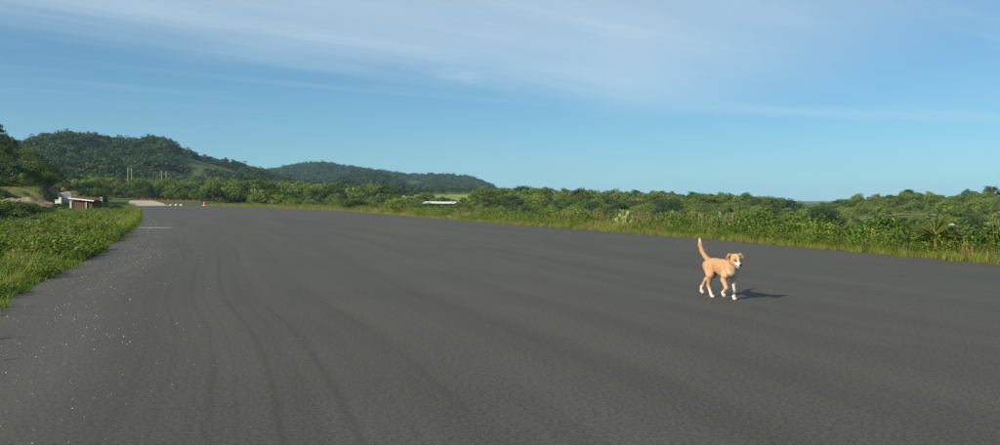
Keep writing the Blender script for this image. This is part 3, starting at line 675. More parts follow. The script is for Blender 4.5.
# right verge ------------------------------------------------
NL = len(RE)
def right_verge():
    rg = np.random.default_rng(31); allP = []; allS = []; allI = []
    protos = tufts + weeds_r + stalks + drytufts        # 0-3 tufts, 4-8 weeds, 9-11 stalks, 12-13 dry
    def put(q, d, choice, s):
        v = visible(q) & (sdist(q[:, 0], q[:, 1]) > rg.uniform(-0.3, 0.1, len(q)) * (fbm(q[:, 0] / 0.8, q[:, 1] / 0.8, 2) > 0.5)); q = q[v]; z = np.where(sdist(q[:, 0], q[:, 1]) < 0.05, 0.02, height(q[:, 0], q[:, 1]))
        allP.append(np.column_stack([q, z])); allS.append(s[v]); allI.append(choice[v])
    n = 26000; q, d = strip_points(RE, -1, n, -0.25, 7.0, rg, 26, NL - 1, 1.5)
    r = np.hypot(q[:, 0], q[:, 1]); s = rg.uniform(0.6, 1.45, n) * (0.55 + 0.85 * smooth01(0, 1.4, d)) * (1 + 0.25 * smooth01(50, 160, r)); ch = rg.integers(0, 4, n); ch = np.where(rg.random(n) < 0.5 * smooth01(38, 80, r) + 0.05, rg.integers(12, 14, n), ch); s = np.where(ch > 9, s * 0.62, s); put(q, d, ch, s)
    n = 13000; q, d = strip_points(RE, -1, n, 0.15, 9.0, rg, 26, NL - 1, 1.2)
    f = fbm(q[:, 0] / 2.2, q[:, 1] / 2.2, 3); kk = f > 0.42; q, d = q[kk], d[kk]; n = len(q); s = rg.uniform(0.5, 1.4, n) * (0.5 + 0.75 * smooth01(0, 1.8, d)); px = 500 + F * q[:, 0] / q[:, 1]; s *= np.where((px > 740) & (d > 2.0), 0.8, 1.0); s *= np.where((px > 740) & (d < 1.6) & (rg.random(n) < 0.3), 1.45, 1.0); put(q, d, rg.integers(4, 9, n), s)
    n = 800; q, d = strip_points(RE, -1, n, 0.9, 5.0, rg, 26, NL - 1, 1.0)
    px = 500 + F * q[:, 0] / q[:, 1]; f = fbm(q[:, 0] / 1.8 + 50, q[:, 1] / 1.8, 3); kk = (f > 0.50) & (((px > 560) & (px < 760)) | (rg.random(n) < np.where(px > 760, 0.07, 0.2))); q, d = q[kk], d[kk]; n = len(q); put(q, d, rg.integers(9, 12, n), rg.uniform(0.75, 1.2, n))
    n = 1500; q, d = strip_points(RE, -1, n, 0.4, 4.5, rg, 26, NL - 1, 1.0)
    f = fbm(q[:, 0] / 1.5 + 90, q[:, 1] / 1.5, 3); kk = f > 0.50; q, d = q[kk], d[kk]; n = len(q); put(q, d, rg.integers(12, 14, n), rg.uniform(0.6, 1.15, n))
    P_ = np.vstack(allP); n = len(P_)
    scatter('verge_grass', P_, rg.uniform(0, 6.28, n), np.concatenate(allS), np.concatenate(allI), protos, 'tall yellow green grass and weeds along the right edge of the asphalt', 'grass')
right_verge()
def left_verge():
    rg = np.random.default_rng(32); protos = ltufts + weeds_l + stalks[:1] + tufts + drytufts + weeds_r[3:]
    allP = []; allS = []; allI = []
    def put(q, choice, s):
        v = visible(q, 60) & (sdist(q[:, 0], q[:, 1]) > rg.uniform(-0.25, 0.1, len(q)) * (fbm(q[:, 0] / 0.8, q[:, 1] / 0.8, 2) > 0.5)); q = q[v]; z = np.where(sdist(q[:, 0], q[:, 1]) < 0.05, 0.02, height(q[:, 0], q[:, 1])); allP.append(np.column_stack([q, z])); allS.append(s[v]); allI.append(choice[v])
    i0, i1 = 22, NL - 12
    n = 16000; q, d = strip_points(LE, 1, n, -0.22, 22, rg, i0, i1, 1.5); put(q, rg.integers(0, 3, n), rg.uniform(0.6, 1.3, n) * (0.6 + 0.5 * smooth01(0, 1.2, d)))
    n = 24000; q, d = strip_points(LE, 1, n, 0.05, 24, rg, i0, i1, 1.35)
    f = fbm(q[:, 0] / 1.6, q[:, 1] / 1.6, 3); s = rg.uniform(0.5, 1.15, n) * (0.5 + 1.0 * smooth01(0.35, 0.65, f)) * (0.55 + 0.5 * smooth01(0, 1.0, d)); put(q, rg.integers(3, 8, n), s)
    n = 500; q, d = strip_points(LE, 1, n, 1.0, 10, rg, i0, i1, 1.0); put(q, np.full(n, 8), rg.uniform(0.4, 0.7, n))
    n = 9000; q, d = strip_points(LE, 1, n, 0.3, 12, rg, i0, i1, 1.2); f = fbm(q[:, 0] / 3 + 40, q[:, 1] / 3, 3); far = smooth01(18, 45, q[:, 1]); kk = f + 0.25 * far > 0.50; q, far = q[kk], far[kk]; n = len(q); put(q, rg.integers(9, 13, n), rg.uniform(0.6, 1.2, n) * (0.8 + 0.8 * far))
    n = 2600; q, d = strip_points(LE, 1, n, 0.6, 14, rg, i0, i1, 1.2); f = fbm(q[:, 0] / 2.5 + 8, q[:, 1] / 2.5 + 20, 3); kk = f > 0.55; q = q[kk]; n = len(q); put(q, rg.integers(13, 17, n), rg.uniform(0.5, 0.95, n))
    P_ = np.vstack(allP); n = len(P_)
    scatter('roadside_weeds', P_, rg.uniform(0, 6.28, n), np.concatenate(allS), np.concatenate(allI), protos, 'low lush green weeds along the left edge of the asphalt', 'weeds')
left_verge()

# shrubs -----------------------------------------------------
def shrub_proto(seed, mat, leaf=0.05, nclump=34, per=80, spread=0.42, W=2.2, Ht=1.8):
    return tree_proto(seed, W, Ht, leaf, nclump, per, mat, 0.05, 0.06, spread, 7, 0.45)
shrubs = [shrub_proto(300 + i, M['bush' if i < 3 else 'shrub'], 0.055, 36, 85) for i in range(4)]
shrub_b = [shrub_proto(310 + i, M['bright'], 0.06, 30, 70) for i in range(2)]
shrub_d = [shrub_proto(320 + i, M['forest'], 0.06, 34, 80) for i in range(2)]
def zg(x, y): return float(height(np.array([x]), np.array([y]))[0])
def shrub_at(name, px, Y, ytop, wpx, proto, label, group=None, rz=0.0, cat='bush'):
    x = pxz(px, Y); z0 = zg(x, Y); h = max(zat(ytop, Y) - z0, 0.4); w = wpx / F * Y
    return place_tree(name, proto, (x, Y, z0 - 0.03), (w / 2.2, w / 2.2, h / 1.8), rz, label, cat, group, ('foliage', 'stem'))
# the ones that stand out on the right
for a in [(886, 25.4, 212.5, 58, 0, 'big dense green bush left of the small palm'), (860, 26.2, 220, 38, 1, 'lower green bush against the left side of the big dense bush'), (914, 25.0, 219, 40, 2, 'green bush between the big dense bush and the small palm'),
          (757, 33, 211.5, 44, 0, 'green bush behind the dog, topmost of the scrub there'), (790, 31, 215.5, 46, 1, 'spreading green bush right behind the dog'), (826, 29.5, 220, 40, 2, 'low green bush in the gap before the big dense bush'),
          (736, 37, 217, 28, 2, 'small green bush behind the grey fence post'), (965, 23.6, 222, 46, 1, 'green bush to the right of the small palm'), (1008, 22, 224, 50, 0, 'green bush cut by the right edge of the picture')]:
    shrub_at('bush', a[0], a[1], a[2], a[3], shrubs[a[4]], a[5], None, a[0])
for a in [(574, 52, 203.5, 34, 0, 'bright yellow green bush left of the cactus'), (548, 54, 208, 26, 1, 'smaller bright bush beside the bright yellow green bush'), (395, 84, 196.5, 24, 1, 'bright green bush at the verge below the dark field tree'), (990, 21.5, 226, 22, 0, 'pale green leafy bush at the right end of the verge')]:
    shrub_at('bright_bush', a[0], a[1], a[2], a[3], shrub_b[a[4]], a[5], None, a[0])
shrub_at('dark_bush', 355, 110, 199, 30, shrub_d[0], 'dark green bush behind the verge, left of the bright green bush')
ytop_r = [(240, 200), (300, 203), (400, 204), (500, 208), (560, 211), (650, 213), (700, 216), (760, 216), (850, 219), (900, 219), (1000, 226)]
rg = np.random.default_rng(41)
q, d = strip_points(RE, -1, 170, 3.2, 22.0, rg, 30, NL - 6, 1.0); q = q[visible(q, 10)]
for i, (x, y) in enumerate(q[:110]):
    px = 500 + F * x / y; yt = itp(px, ytop_r) + rg.uniform(0.0, 3.5)
    h = min(zat(yt, y) - zg(x, y), rg.uniform(1.6, 3.6))
    if h < 0.5: continue
    w = min(h * rg.uniform(1.0, 1.6), 3.6)
    place_tree('scrub_bush', (shrubs + shrub_d)[int(rg.integers(6))], (x, y, zg(x, y) - 0.03), (w / 2.2, w / 2.2, h / 1.8), rg.uniform(0, 6.28), 'leafy bush in the scrub just below the right verge', 'bush', 'bushes below the right verge', ('foliage', 'stem'))
# left side: dark scrub behind the weeds
rg = np.random.default_rng(43)
for i in range(95):
    px = rg.uniform(-20, 128) if i > 50 else rg.uniform(-20, 66); Y = rg.uniform(34, 112) if px < 70 else rg.uniform(60, 100)
    x = pxz(px, Y); sdv = float(sdist(np.array([x]), np.array([Y]))[0])
    if sdv < (6.5 if px < 70 else 2.5) or (63 < px < 99 and Y < 101): continue
    yt = itp(px, [(-20, 198), (20, 199), (45, 202), (62, 207), (100, 206), (128, 205)]) + rg.uniform(0, 7)
    h = zat(yt, Y) - zg(x, Y); w = h * rg.uniform(1.1, 1.7)
    if h < 0.5: continue
    place_tree('scrub_bush', (shrub_d + shrubs[:2])[int(rg.integers(4))], (x, Y, zg(x, Y) - 0.03), (w / 2.2, w / 2.2, h / 1.8), rg.uniform(0, 6.28), 'dark leafy bush behind the weeds on the left', 'bush', 'bushes behind the left weeds', ('foliage', 'stem'))
for a in [(426, 229, 205.0, 9, 0, 'dark bush hiding the left end of the long white roofed shed'), (434, 228, 204.6, 9, 1, 'dark bush second from the left before the long white roofed shed'), (443, 229, 205.0, 10, 0, 'dark bush third from the left before the long white roofed shed'), (452, 228, 204.8, 9, 1, 'dark bush hiding the right end of the long white roofed shed'),
          (57, 104, 202.0, 15, 0, 'dark bush in front of the low white wall'), (66, 97, 206, 12, 1, 'dark bush at the left corner of the rusty shed'), (103, 110, 200.5, 14, 0, 'dark bush at the right corner of the rusty shed'), (116, 96, 203.5, 16, 1, 'dark bush between the rusty shed and the asphalt'), (88, 94, 208.5, 15, 0, 'low dark bush in front of the right half of the rusty shed'), (74, 95, 209.5, 9, 1, 'low dark bush in front of the left pillar of the rusty shed')]:
    shrub_at('dark_bush', a[0], a[1], a[2], a[3], shrub_d[a[4]], a[5], None, a[0])
rgy = np.random.default_rng(47)
for i in range(64):                                                 # hedge of scrub behind the yard
    px = 100 + 108 * (i + 0.5) / 64 + rgy.normal(0, 0.8); Y = itp(px, [(100, 318), (130, 312), (170, 300), (208, 285)]) + rgy.uniform(-4, 14); x = pxz(px, Y); h = rgy.uniform(2.2, 4.4); w = rgy.uniform(3.2, 5.0)
    place_tree('yard_bush', (shrub_d + shrubs)[int(rgy.integers(6))], (x, Y, zg(x, Y) - 0.1), (w / 2.2, w / 2.2, h / 1.8), rgy.uniform(0, 6.28), 'leafy bush in the hedge behind the gravel yard', 'bush', 'bushes of the hedge behind the gravel yard', ('foliage', 'stem'))
M['fieldgrass'] = simple('field_grass', (0.150, 0.205, 0.032), 0.95, 0.18, 0.05, 0.3); M['straw'] = simple('straw_field', (0.17, 0.185, 0.06), 0.95, 0.15, 0.08, 0.3)
def field(name, pa, pb, ra, rb, mat, label, flare=(0, 0, 0, 0)):
    n = 24; A, R = np.meshgrid(np.linspace(pa, pb, n), np.linspace(ra, rb, n), indexing='ij'); wob = (fbm(A / 9, R / 14) - 0.5); tA = (A - pa) / (pb - pa); tR = (R - ra) / (rb - ra); A = A + wob * (pb - pa) * 0.2 + (flare[0] * (1 - tA) + flare[2] * tA) * (1 - tR) + (flare[1] * (1 - tA) + flare[3] * tA) * tR; X = (A - 500) / F * R; Zf = height(X, R) + (0.25 if ra > 240 else 0.02)
    V = np.column_stack([X.ravel(), R.ravel(), Zf.ravel()]); Q = [(i * n + j, (i + 1) * n + j, (i + 1) * n + j + 1, i * n + j + 1) for i in range(n - 1) for j in range(n - 1)]
    tag(obj(name, npmesh(name, V, Q, M[mat], True)), label, kind='structure')
field('gravel_yard', 134, 166, 216.5, 294, 'gravel', 'pale gravel yard rising beyond the far end of the airstrip', (-3, -4, 5, -14)); field('field', 394, 472, 338, 645, 'fieldgrass', 'bright green field below the distant ridge'); field('straw_field', 862, 936, 266, 291, 'straw', 'narrow pale field strip below the right-hand rise')
rgl = np.random.default_rng(61)
for i in range(46):
    px = rgl.uniform(-22, 64); Y = rgl.uniform(24, 62); x = pxz(px, Y); sdv = float(sdist(np.array([x]), np.array([Y]))[0])
    if sdv < 3.0: continue
    tall = smooth01(4, 13, sdv) * smooth01(66, 40, px); h = rgl.uniform(0.35, 0.7) + tall * rgl.uniform(0.3, 1.0); w = h * rgl.uniform(1.3, 2.0)
    place_tree('bank_bush', (shrubs + shrub_d)[int(rgl.integers(6))], (x, Y, zg(x, Y) - 0.03), (w / 2.2, w / 2.2, h / 1.8), rgl.uniform(0, 6.28), 'low green bush growing out of the weeds on the left bank', 'bush', 'bushes in the weeds of the left bank', ('foliage', 'stem'))
shrub_at('flowering_shrub', 292, 150, 196.5, 11, (shrub_b[0][0], shrub_b[0][1]), 'small pale yellow shrub alone at the far verge', cat='shrub')
yl = shrub_proto(330, M['yellow'], 0.09, 14, 30, 0.5)
def yellow_tree(px, Y, yt, w, lab):
    x = pxz(px, Y); z0 = zg(x, Y); h = max(zat(yt, Y) - z0, 2.0)
    place_tree('yellow_tree', yl, (x, Y, z0), (w / F * Y / 2.2, w / F * Y / 2.2, h / 1.8), 0.4, lab, 'tree', None, ('crown', 'trunk'))
yellow_tree(93, 235, 183, 9, 'yellow flowering tree behind the rusty shed')
yellow_tree(62.5, 330, 186, 4.5, 'small yellow tree beside the dirt road')

# cactus -----------------------------------------------------
def pad_mesh():
    bm = bmesh.new(); bmesh.ops.create_icosphere(bm, subdivisions=3, radius=1.0)
    for v in bm.verts:
        x, y, z = v.co; k = 0.72 + 0.28 * (z + 1) / 2
        v.co = Vector((x * 0.52 * k, y * 0.13, (z + 1) / 2 * 1.2))
    me = bmesh_mesh('pad', bm, M['cactus'], True)
    a = me.attributes.new('tint', 'FLOAT', 'POINT'); a.data.foreach_set('value', np.full(len(me.vertices), 0.5, np.float32)); return me
PAD = pad_mesh()
def cactus(px, py, Y, htot, seed, label):
    rg = np.random.default_rng(seed); x = pxz(px, Y); e = empty('prickly_pear', (x, Y, zg(x, Y)), label, 'cactus')
    def grow(base, rot, size, lvl):
        o = obj('pad', PAD, e, base, rot, (size, size, size))
        tip = Vector(base) + (Euler(rot).to_matrix() @ Vector((0, 0, 1.18 * size)))
        if lvl < 3:
            for k in range(2 if lvl else 3):
                if lvl == 2 and rg.random() < 0.35: continue
                side = (k - (0.5 if lvl else 1)) * 0.75 + rg.normal(0, 0.15)
                grow(tuple(tip + Vector((side * size * 0.3, 0, -0.12 * size))), (rg.normal(0, 0.2), side, rot[2] + rg.normal(0, 0.5)), size * rg.uniform(0.75, 1.0), lvl + 1)
    grow((0, 0, -0.05), (0, 0, rg.uniform(-0.5, 0.5)), htot / 3.6, 0)
    grow((0.25, 0.1, -0.05), (0, 0.35, rg.uniform(-0.5, 0.5)), htot / 4.2, 1); grow((-0.25, 0.1, -0.05), (0, -0.35, rg.uniform(-0.5, 0.5)), htot / 4.0, 1)
cactus(623, 216, 41, 0.95, 3, 'pale green prickly pear cactus, the larger left clump in the verge'); cactus(643, 219, 40, 0.75, 8, 'pale green prickly pear cactus, the smaller right clump in the verge')

# palm -------------------------------------------------------
def palm(px, Y, ytop, label):
    rg = np.random.default_rng(5); x = pxz(px, Y); z0 = zg(x, Y); hc = zat(ytop + 13, Y) - z0; e = empty('small_palm', (x, Y, z0), label, 'palm')
    v, q = tube([(0, 0, -0.1), (0.02, 0, hc * 0.5), (0.0, 0, hc)], [0.055, 0.045, 0.04], 8); obj('trunk', npmesh('trunk', v, fixed(v, q), M['palmtrunk'], True), e)
    for k in range(15):
        a = k * 2.4 + rg.normal(0, 0.2); up = rg.uniform(0.25, 1.35) if k > 3 else rg.uniform(-0.35, 0.15); L = rg.uniform(0.55, 0.78)
        V = []; Q = []; T = []; pts = []
        for t in np.linspace(0, 1, 14):
            pitch = up - 1.15 * t * t; pts.append(pitch)
        p = np.array([0, 0, 0.0]); spine = []
        for t, pt in zip(np.linspace(0, 1, 14), pts): spine.append(p.copy()); p = p + np.array([math.cos(pt), 0, math.sin(pt)]) * L / 13
        for i in range(1, 14):
            for s in (-1, 1):
                for j in (0, 0.5):
                    b = spine[i - 1] + (spine[i] - spine[i - 1]) * j; ll = 0.26 * math.sin(min(1, (i + j) / 13 * 0.9 + 0.12) * math.pi) + 0.03
                    tip = b + np.array([0.55 * ll, s * ll * 0.8, -0.30 * ll]); o = len(V); w = np.array([0.013, 0, 0.0])
                    V += [b - w, b + w, tip + w * .3, tip - w * .3]; Q.append((o, o + 1, o + 2, o + 3)); T += [rg.uniform() * 0.5 + (0.5 if k < 4 else 0)] * 4
        sv, sq = tube(spine, np.linspace(0.012, 0.003, 14), 4); sq = fixed(sv, sq); o = len(V); V += list(sv); Q += [tuple(r + o) for r in sq]; T += [0.8] * len(sv)
        obj('frond', npmesh('frond', V, Q, M['frond'], False, T), e, (0, 0, hc - 0.03), (0, 0, a))
palm(935.5, 21.6, 219, 'small palm with yellowing fronds standing in the right verge')
def stalk(px, Y, yt, label):
    x = pxz(px, Y); z0 = zg(x, Y); h = zat(yt, Y) - z0; e = empty('tall_stalk', (x, Y, z0), label, 'plant')
    v, q = tube([(0, 0, -0.05), (0.02, 0, h * .5), (0.04, 0, h)], [0.018, 0.014, 0.006], 6); obj('stem', npmesh('stem', v, fixed(v, q), M['stem'], True), e)
    rg = np.random.default_rng(int(px)); n = 60; t = rg.uniform(0.25, 1, n); P_ = np.column_stack([rg.normal(0, 0.03, n) + 0.04 * t, rg.normal(0, 0.03, n), t * h]); V, Q = leaf_cards(P_, rg.normal(size=(n, 3)), 0.03, rg, 0.4)
    obj('leaves', npmesh('leaves', V, Q, M['bright'], False, np.repeat(rg.random(n), 4)), e)
stalk(989.5, 22.5, 213, 'tall thin upright green stalk near the right edge of the picture')

# ------------------------------------------------------------------ built things
def post(name, px, Y, ytop, w, mat, label, group=None, cat='post', cap=False):
    x = pxz(px, Y); z0 = zg(x, Y); h = zat(ytop, Y) - z0; e = empty(name, (x, Y, z0), label, cat, group, rz=0.2)
    bm = bmesh.new(); add_box(bm, (0, 0, h / 2 - 0.15), (w, w, h + 0.3), 0, w * 0.12); obj('shaft', bmesh_mesh('shaft', bm, mat), e)
    bm = bmesh.new(); add_box(bm, (0, 0, h + 0.02), (w * 1.15, w * 1.15, 0.04), 0, 0.008); obj('cap', bmesh_mesh('cap', bm, mat), e)
    bm = bmesh.new()
    for k in (0.55, 0.8): add_box(bm, (0, -w / 2 - 0.006, h * k), (w * 1.1, 0.012, 0.012))
    obj('wire_tie', bmesh_mesh('wire_tie', bm, M['concrete']), e)
post('fence_post', 720, 35.5, 213, 0.075, M['postgrey'], 'grey concrete fence post standing in the verge behind the dog\'s tail')
post('fence_post', 732.5, 52, 215, 0.06, M['postgrey'], 'pale fence post farther back, right of the grey concrete post')
post('fence_post', 700.5, 40, 214, 0.03, M['postgrey'], 'thin weathered fence post left of the grey concrete post')
def utility_pole(px, Y, yt, label, arm=True):
    x = pxz(px, Y); z0 = zg(x, Y); h = zat(yt, Y) - z0; e = empty('utility_pole', (x, Y, z0), label, 'pole', None)
    v, q = tube([(0, 0, -0.4), (0, 0, h * .5), (0, 0, h)], [0.19, 0.17, 0.13], 8); obj('shaft', npmesh('shaft', v, fixed(v, q), M['palebark'], True), e)
    bm = bmesh.new(); add_box(bm, (0, -0.18, h - 0.7), (0.7, 0.08, 0.10)); obj('crossarm', bmesh_mesh('crossarm', bm, M['palebark']), e)
    for s in (-0.28, 0.28):
        v, q = tube([(0, 0, 0), (0, 0, 0.12), (0, 0, 0.25)], [0.03, 0.045, 0.02], 6); obj('insulator', npmesh('insulator', v, fixed(v, q), M['concrete'], True), e, (s, -0.18, h - 0.62))
for px, yt, Y, lab in ((128.3, 167.5, 350, 'leftmost utility pole of the left pair above the trees'), (132, 168, 352, 'right utility pole of the left pair above the trees'), (162, 170.5, 348, 'left utility pole of the right pair above the trees'), (166.5, 171, 350, 'rightmost utility pole of the right pair above the trees')):
    utility_pole(px, Y, yt, lab)

def shed():
    Y = 100.0; x0, x1 = pxz(73, Y), pxz(92, Y); w = x1 - x0; zr = zat(199.5, Y); z0 = zg((x0 + x1) / 2, Y) - 0.1; h = zr - z0; D = 2.6
    e = empty('shed', ((x0 + x1) / 2, Y, z0), 'small rusty shed with pale roof edge among the weeds on the left', 'shed', rz=0.05)
    me_w = None
    n = 9; pw = w / n
    for i in range(n):                                              # front boards
        bm = bmesh.new(); add_box(bm, (0, 0, 0), (pw - 0.03, 0.04, h - 0.12 - 0.02 * (i % 3)), 0, 0.006); obj('board', bmesh_mesh('board', bm, M['rust']), e, (-w / 2 + (i + .5) * pw, 0.02 * (i % 2), h / 2 - 0.05))
    for s in (-1, 1):
        for k in range(6):
            bm = bmesh.new(); add_box(bm, (0, 0, 0), (0.04, D / 6 - 0.03, h - 0.1)); obj('board', bmesh_mesh('board', bm, M['rust']), e, (s * (w / 2 + 0.03), 0.25 + k * D / 6, h / 2 - 0.05))
    bm = bmesh.new(); add_box(bm, (0, D + 0.1, h / 2 - 0.05), (w, 0.04, h - 0.1)); obj('back_wall', bmesh_mesh('back_wall', bm, M['rust']), e)
    for px_, wd in ((-w / 2 - 0.16, 0.22), (w * 0.22, 0.12)):
        bm = bmesh.new(); add_box(bm, (px_, -0.08, h / 2 - 0.1), (wd, 0.12, h - 0.04), 0, 0.01); obj('pillar', bmesh_mesh('pillar', bm, M['concrete']), e)
    # corrugated roof, tipped a little to the right
    nx = 48; X = np.linspace(-w / 2 - 0.3, w / 2 + 0.35, nx); Zc = h + 0.03 + 0.025 * np.sin(X * 2 * math.pi / 0.2) - 0.11 * X
    V = []; 
    for y, dz in ((-0.35, 0), (D + 0.4, 0.12)):
        for k in (0, -0.03): V += [(x, y, z + dz * 2 + k) for x, z in zip(X, Zc)]
    Q = []
    for i in range(nx - 1): Q += [(i, i + 1, 2 * nx + i + 1, 2 * nx + i), (nx + i + 1, nx + i, 3 * nx + i, 3 * nx + i + 1), (i + 1, i, nx + i, nx + i + 1)]
    obj('roof', npmesh('roof', V, Q, M['rust'], True), e)
    bm = bmesh.new(); add_box(bm, (0, -0.37, 0), (w + 0.66, 0.05, 0.11)); o = obj('fascia', bmesh_mesh('fascia', bm, M['white']), e, (0, 0, h + 0.0), (0, 0.11, 0))
shed()
def low_wall(px0, px1, Y, yt, label, th=0.2, mat='rock'):
    x0, x1 = pxz(px0, Y), pxz(px1, Y); z0 = zg((x0 + x1) / 2, Y) - 0.1; h = zat(yt, Y) - z0
    e = empty('low_wall', ((x0 + x1) / 2, Y, z0), label, 'wall', rz=0.1)
    bm = bmesh.new(); add_box(bm, (0, 0, h / 2 - 0.05), (x1 - x0, th, h - 0.1), 0, 0.02); obj('wall', bmesh_mesh('wall', bm, M[mat]), e)
    bm = bmesh.new(); add_box(bm, (0, 0, h - 0.02), (x1 - x0 + 0.1, th + 0.1, 0.08), 0, 0.02); obj('coping', bmesh_mesh('coping', bm, M[mat]), e)
    bm = bmesh.new(); add_box(bm, ((x1 - x0) / 2, 0, h / 2 + 0.15), (0.3, 0.32, h + 0.3), 0, 0.02); obj('pier', bmesh_mesh('pier', bm, M[mat]), e)
low_wall(55.5, 60.5, 112, 199.8, 'low white wall ending in a taller pier left of the rusty shed')
low_wall(100, 101.5, 135, 199.3, 'short white wall piece right of the rusty shed')

def long_shed():
    Y = 235.0; x0, x1 = pxz(423.5, Y), pxz(454, Y); w = x1 - x0; xm = (x0 + x1) / 2; z0 = zg(xm, Y); zr = zat(203.2, Y); h = max(zr - z0, 2.0); D = 3.4
    e = empty('long_shed', (xm, Y, zr - h), 'long low shed with a white sheet roof below the green field', 'shed', rz=-0.10)
    for s in np.linspace(-w / 2 + 0.2, w / 2 - 0.2, 6):
        for yy in (0.1, D - 0.1):
            bm = bmesh.new(); add_box(bm, (s, yy, h / 2 - 0.2), (0.14, 0.14, h + 0.3)); obj('post', bmesh_mesh('post', bm, M['concrete']), e)
    bm = bmesh.new(); add_box(bm, (0, D, h / 2 - 0.2), (w - 0.3, 0.1, h)); obj('back_wall', bmesh_mesh('back_wall', bm, M['concrete']), e)
    for k in range(7):
        pw = (w + 0.6) / 7
        bm = bmesh.new(); add_box(bm, (0, 0, 0), (pw - 0.03, D + 0.9, 0.05)); obj('roof_sheet', bmesh_mesh('roof_sheet', bm, M['roofmetal']), e, (-w / 2 - 0.3 + (k + .5) * pw, D / 2, h + 0.16 + (0.05 if k < 3 else 0)), (0.10, 0, 0))
long_shed()
def hut():
    Y = 150.0; px = 951; x = pxz(px, Y); z0 = zg(x, Y); zr = zat(225.2, Y); h = max(zr - z0, 1.2)
    e = empty('small_hut', (x, Y, zr - h), 'tiny white roofed hut among the trees right of the palm', 'hut', rz=0.3)
    bm = bmesh.new(); add_box(bm, (0, 0, h / 2 - 0.3), (1.1, 1.1, h + 0.4)); obj('wall', bmesh_mesh('wall', bm, M['concrete']), e)
    V = [(-0.75, -0.75, h), (0.75, -0.75, h), (0.75, 0.75, h), (-0.75, 0.75, h), (-0.75, 0, h + 0.3), (0.75, 0, h + 0.3)]
    bm = bmesh.new(); vs = [bm.verts.new(v) for v in V]
    for f in ((0, 1, 5, 4), (2, 3, 4, 5), (0, 4, 3), (1, 2, 5), (3, 2, 1, 0)): bm.faces.new([vs[i] for i in f])
    obj('roof', bmesh_mesh('roof', bm, M['roofmetal']), e); e.scale = (0.62, 0.62, 1)
hut()

def rock_mesh(seed, flat=0.7, mat='rock', sub=3):
    rg = np.random.default_rng(seed); bm = bmesh.new(); bmesh.ops.create_icosphere(bm, subdivisions=sub, radius=0.5)
    off = rg.uniform(0, 50, 3)
    for v in bm.verts:
        c = v.co; n = float(fbm(np.array(c.x * 2.4 + off[0] + c.z), np.array(c.y * 2.4 + off[1] - c.z), 3)); v.co = c * (0.72 + 0.6 * n); v.co.z *= flat
        if v.co.z < -0.18: v.co.z = -0.18
    return bmesh_mesh('rock', bm, M[mat], False)
def rock(name, px, Y, wpx, label, seed, mat='rock', flat=0.75, group=None):
    x = pxz(px, Y); s = wpx / F * Y; o = obj(name, rock_mesh(seed, flat, mat), None, (x, Y, max(zg(x, Y), -0.2) + 0.12 * s), (0, 0, seed), (s, s * 0.8, s)); tag(o, label, 'rock', group); return o
def edge_Y(py): return F * CAMH / (py - HZ)
rock('boulder', 448.5, 64.8, 6.0, 'pale boulder lying at the edge of the right verge', 2, flat=0.9)
rock('boulder', 487, 57.0, 4.5, 'flat pale stone at the edge of the verge right of the pale boulder', 5, flat=0.4)
for k, (px, Y, w) in enumerate([(171, 222, 3.2), (176, 223, 3.4), (181, 224, 3.0), (222, 203, 3.0), (229, 199, 3.2), (236, 194, 3.0)]):
    rock('kerb_stone', px, Y, w, 'white stone in the left row at the far end of the asphalt' if k < 3 else 'white stone in the right row at the far end of the asphalt', 20 + k, 'rock', 0.6, 'white stones of the left row' if k < 3 else 'white stones of the right row')
def barrier():
    px, Y = 204.5, 217.0; x = pxz(px, Y); e = empty('traffic_drum', (x, Y, 0.0), 'orange traffic drum on a white base at the far end of the asphalt', 'traffic drum'); e.scale = (0.62,) * 3
    prof = [(0.42, 0.12), (0.42, 0.5), (0.37, 0.52), (0.37, 0.95), (0.32, 0.97), (0.32, 1.35), (0.12, 1.45), (0.10, 1.75)]
    n = 16; V = []; Q = []
    for r, z in prof:
        for k in range(n): V.append((r * math.cos(6.283 * k / n), r * math.sin(6.283 * k / n), z))
    for i in range(len(prof) - 1):
        for k in range(n): Q.append((i * n + k, i * n + (k + 1) % n, (i + 1) * n + (k + 1) % n, (i + 1) * n + k))
    obj('drum', npmesh('drum', V, Q, M['orange'], True), e)
    bm = bmesh.new(); add_box(bm, (0, 0, 0.06), (1.7, 1.0, 0.12), 0, 0.03); obj('base', bmesh_mesh('base', bm, M['white']), e)
barrier()
def safety_fence():
    A = np.array([pxz(128, 300), 300.0]); B = np.array([pxz(200, 264), 264.0]); L = np.linalg.norm(B - A); ang = math.atan2(B[1] - A[1], B[0] - A[0]); hm = 0.75
    e = empty('safety_fence', (A[0], A[1], zg(*A)), 'orange safety netting strung along the back of the gravel yard', 'fence', rz=ang)
    def gz(t): p = A + (B - A) * t / L; return zg(p[0], p[1]) - zg(*A)
    for i in range(13):
        t = L * i / 12; bm = bmesh.new(); add_box(bm, (t, 0, gz(t) + 0.5), (0.07, 0.07, 1.2)); obj('post', bmesh_mesh('post', bm, M['palebark']), e)
    for zz in np.linspace(0.25, hm, 5):
        pts = [(t, -0.045, gz(t) + zz - 0.06 * math.sin(math.pi * ((t / (L / 12)) % 1))) for t in np.linspace(0, L, 49)]
        v, q = tube(pts, [0.011] * 49, 4); obj('net_strand', npmesh('net_strand', v, fixed(v, q), M['orangenet'], False), e)
safety_fence()

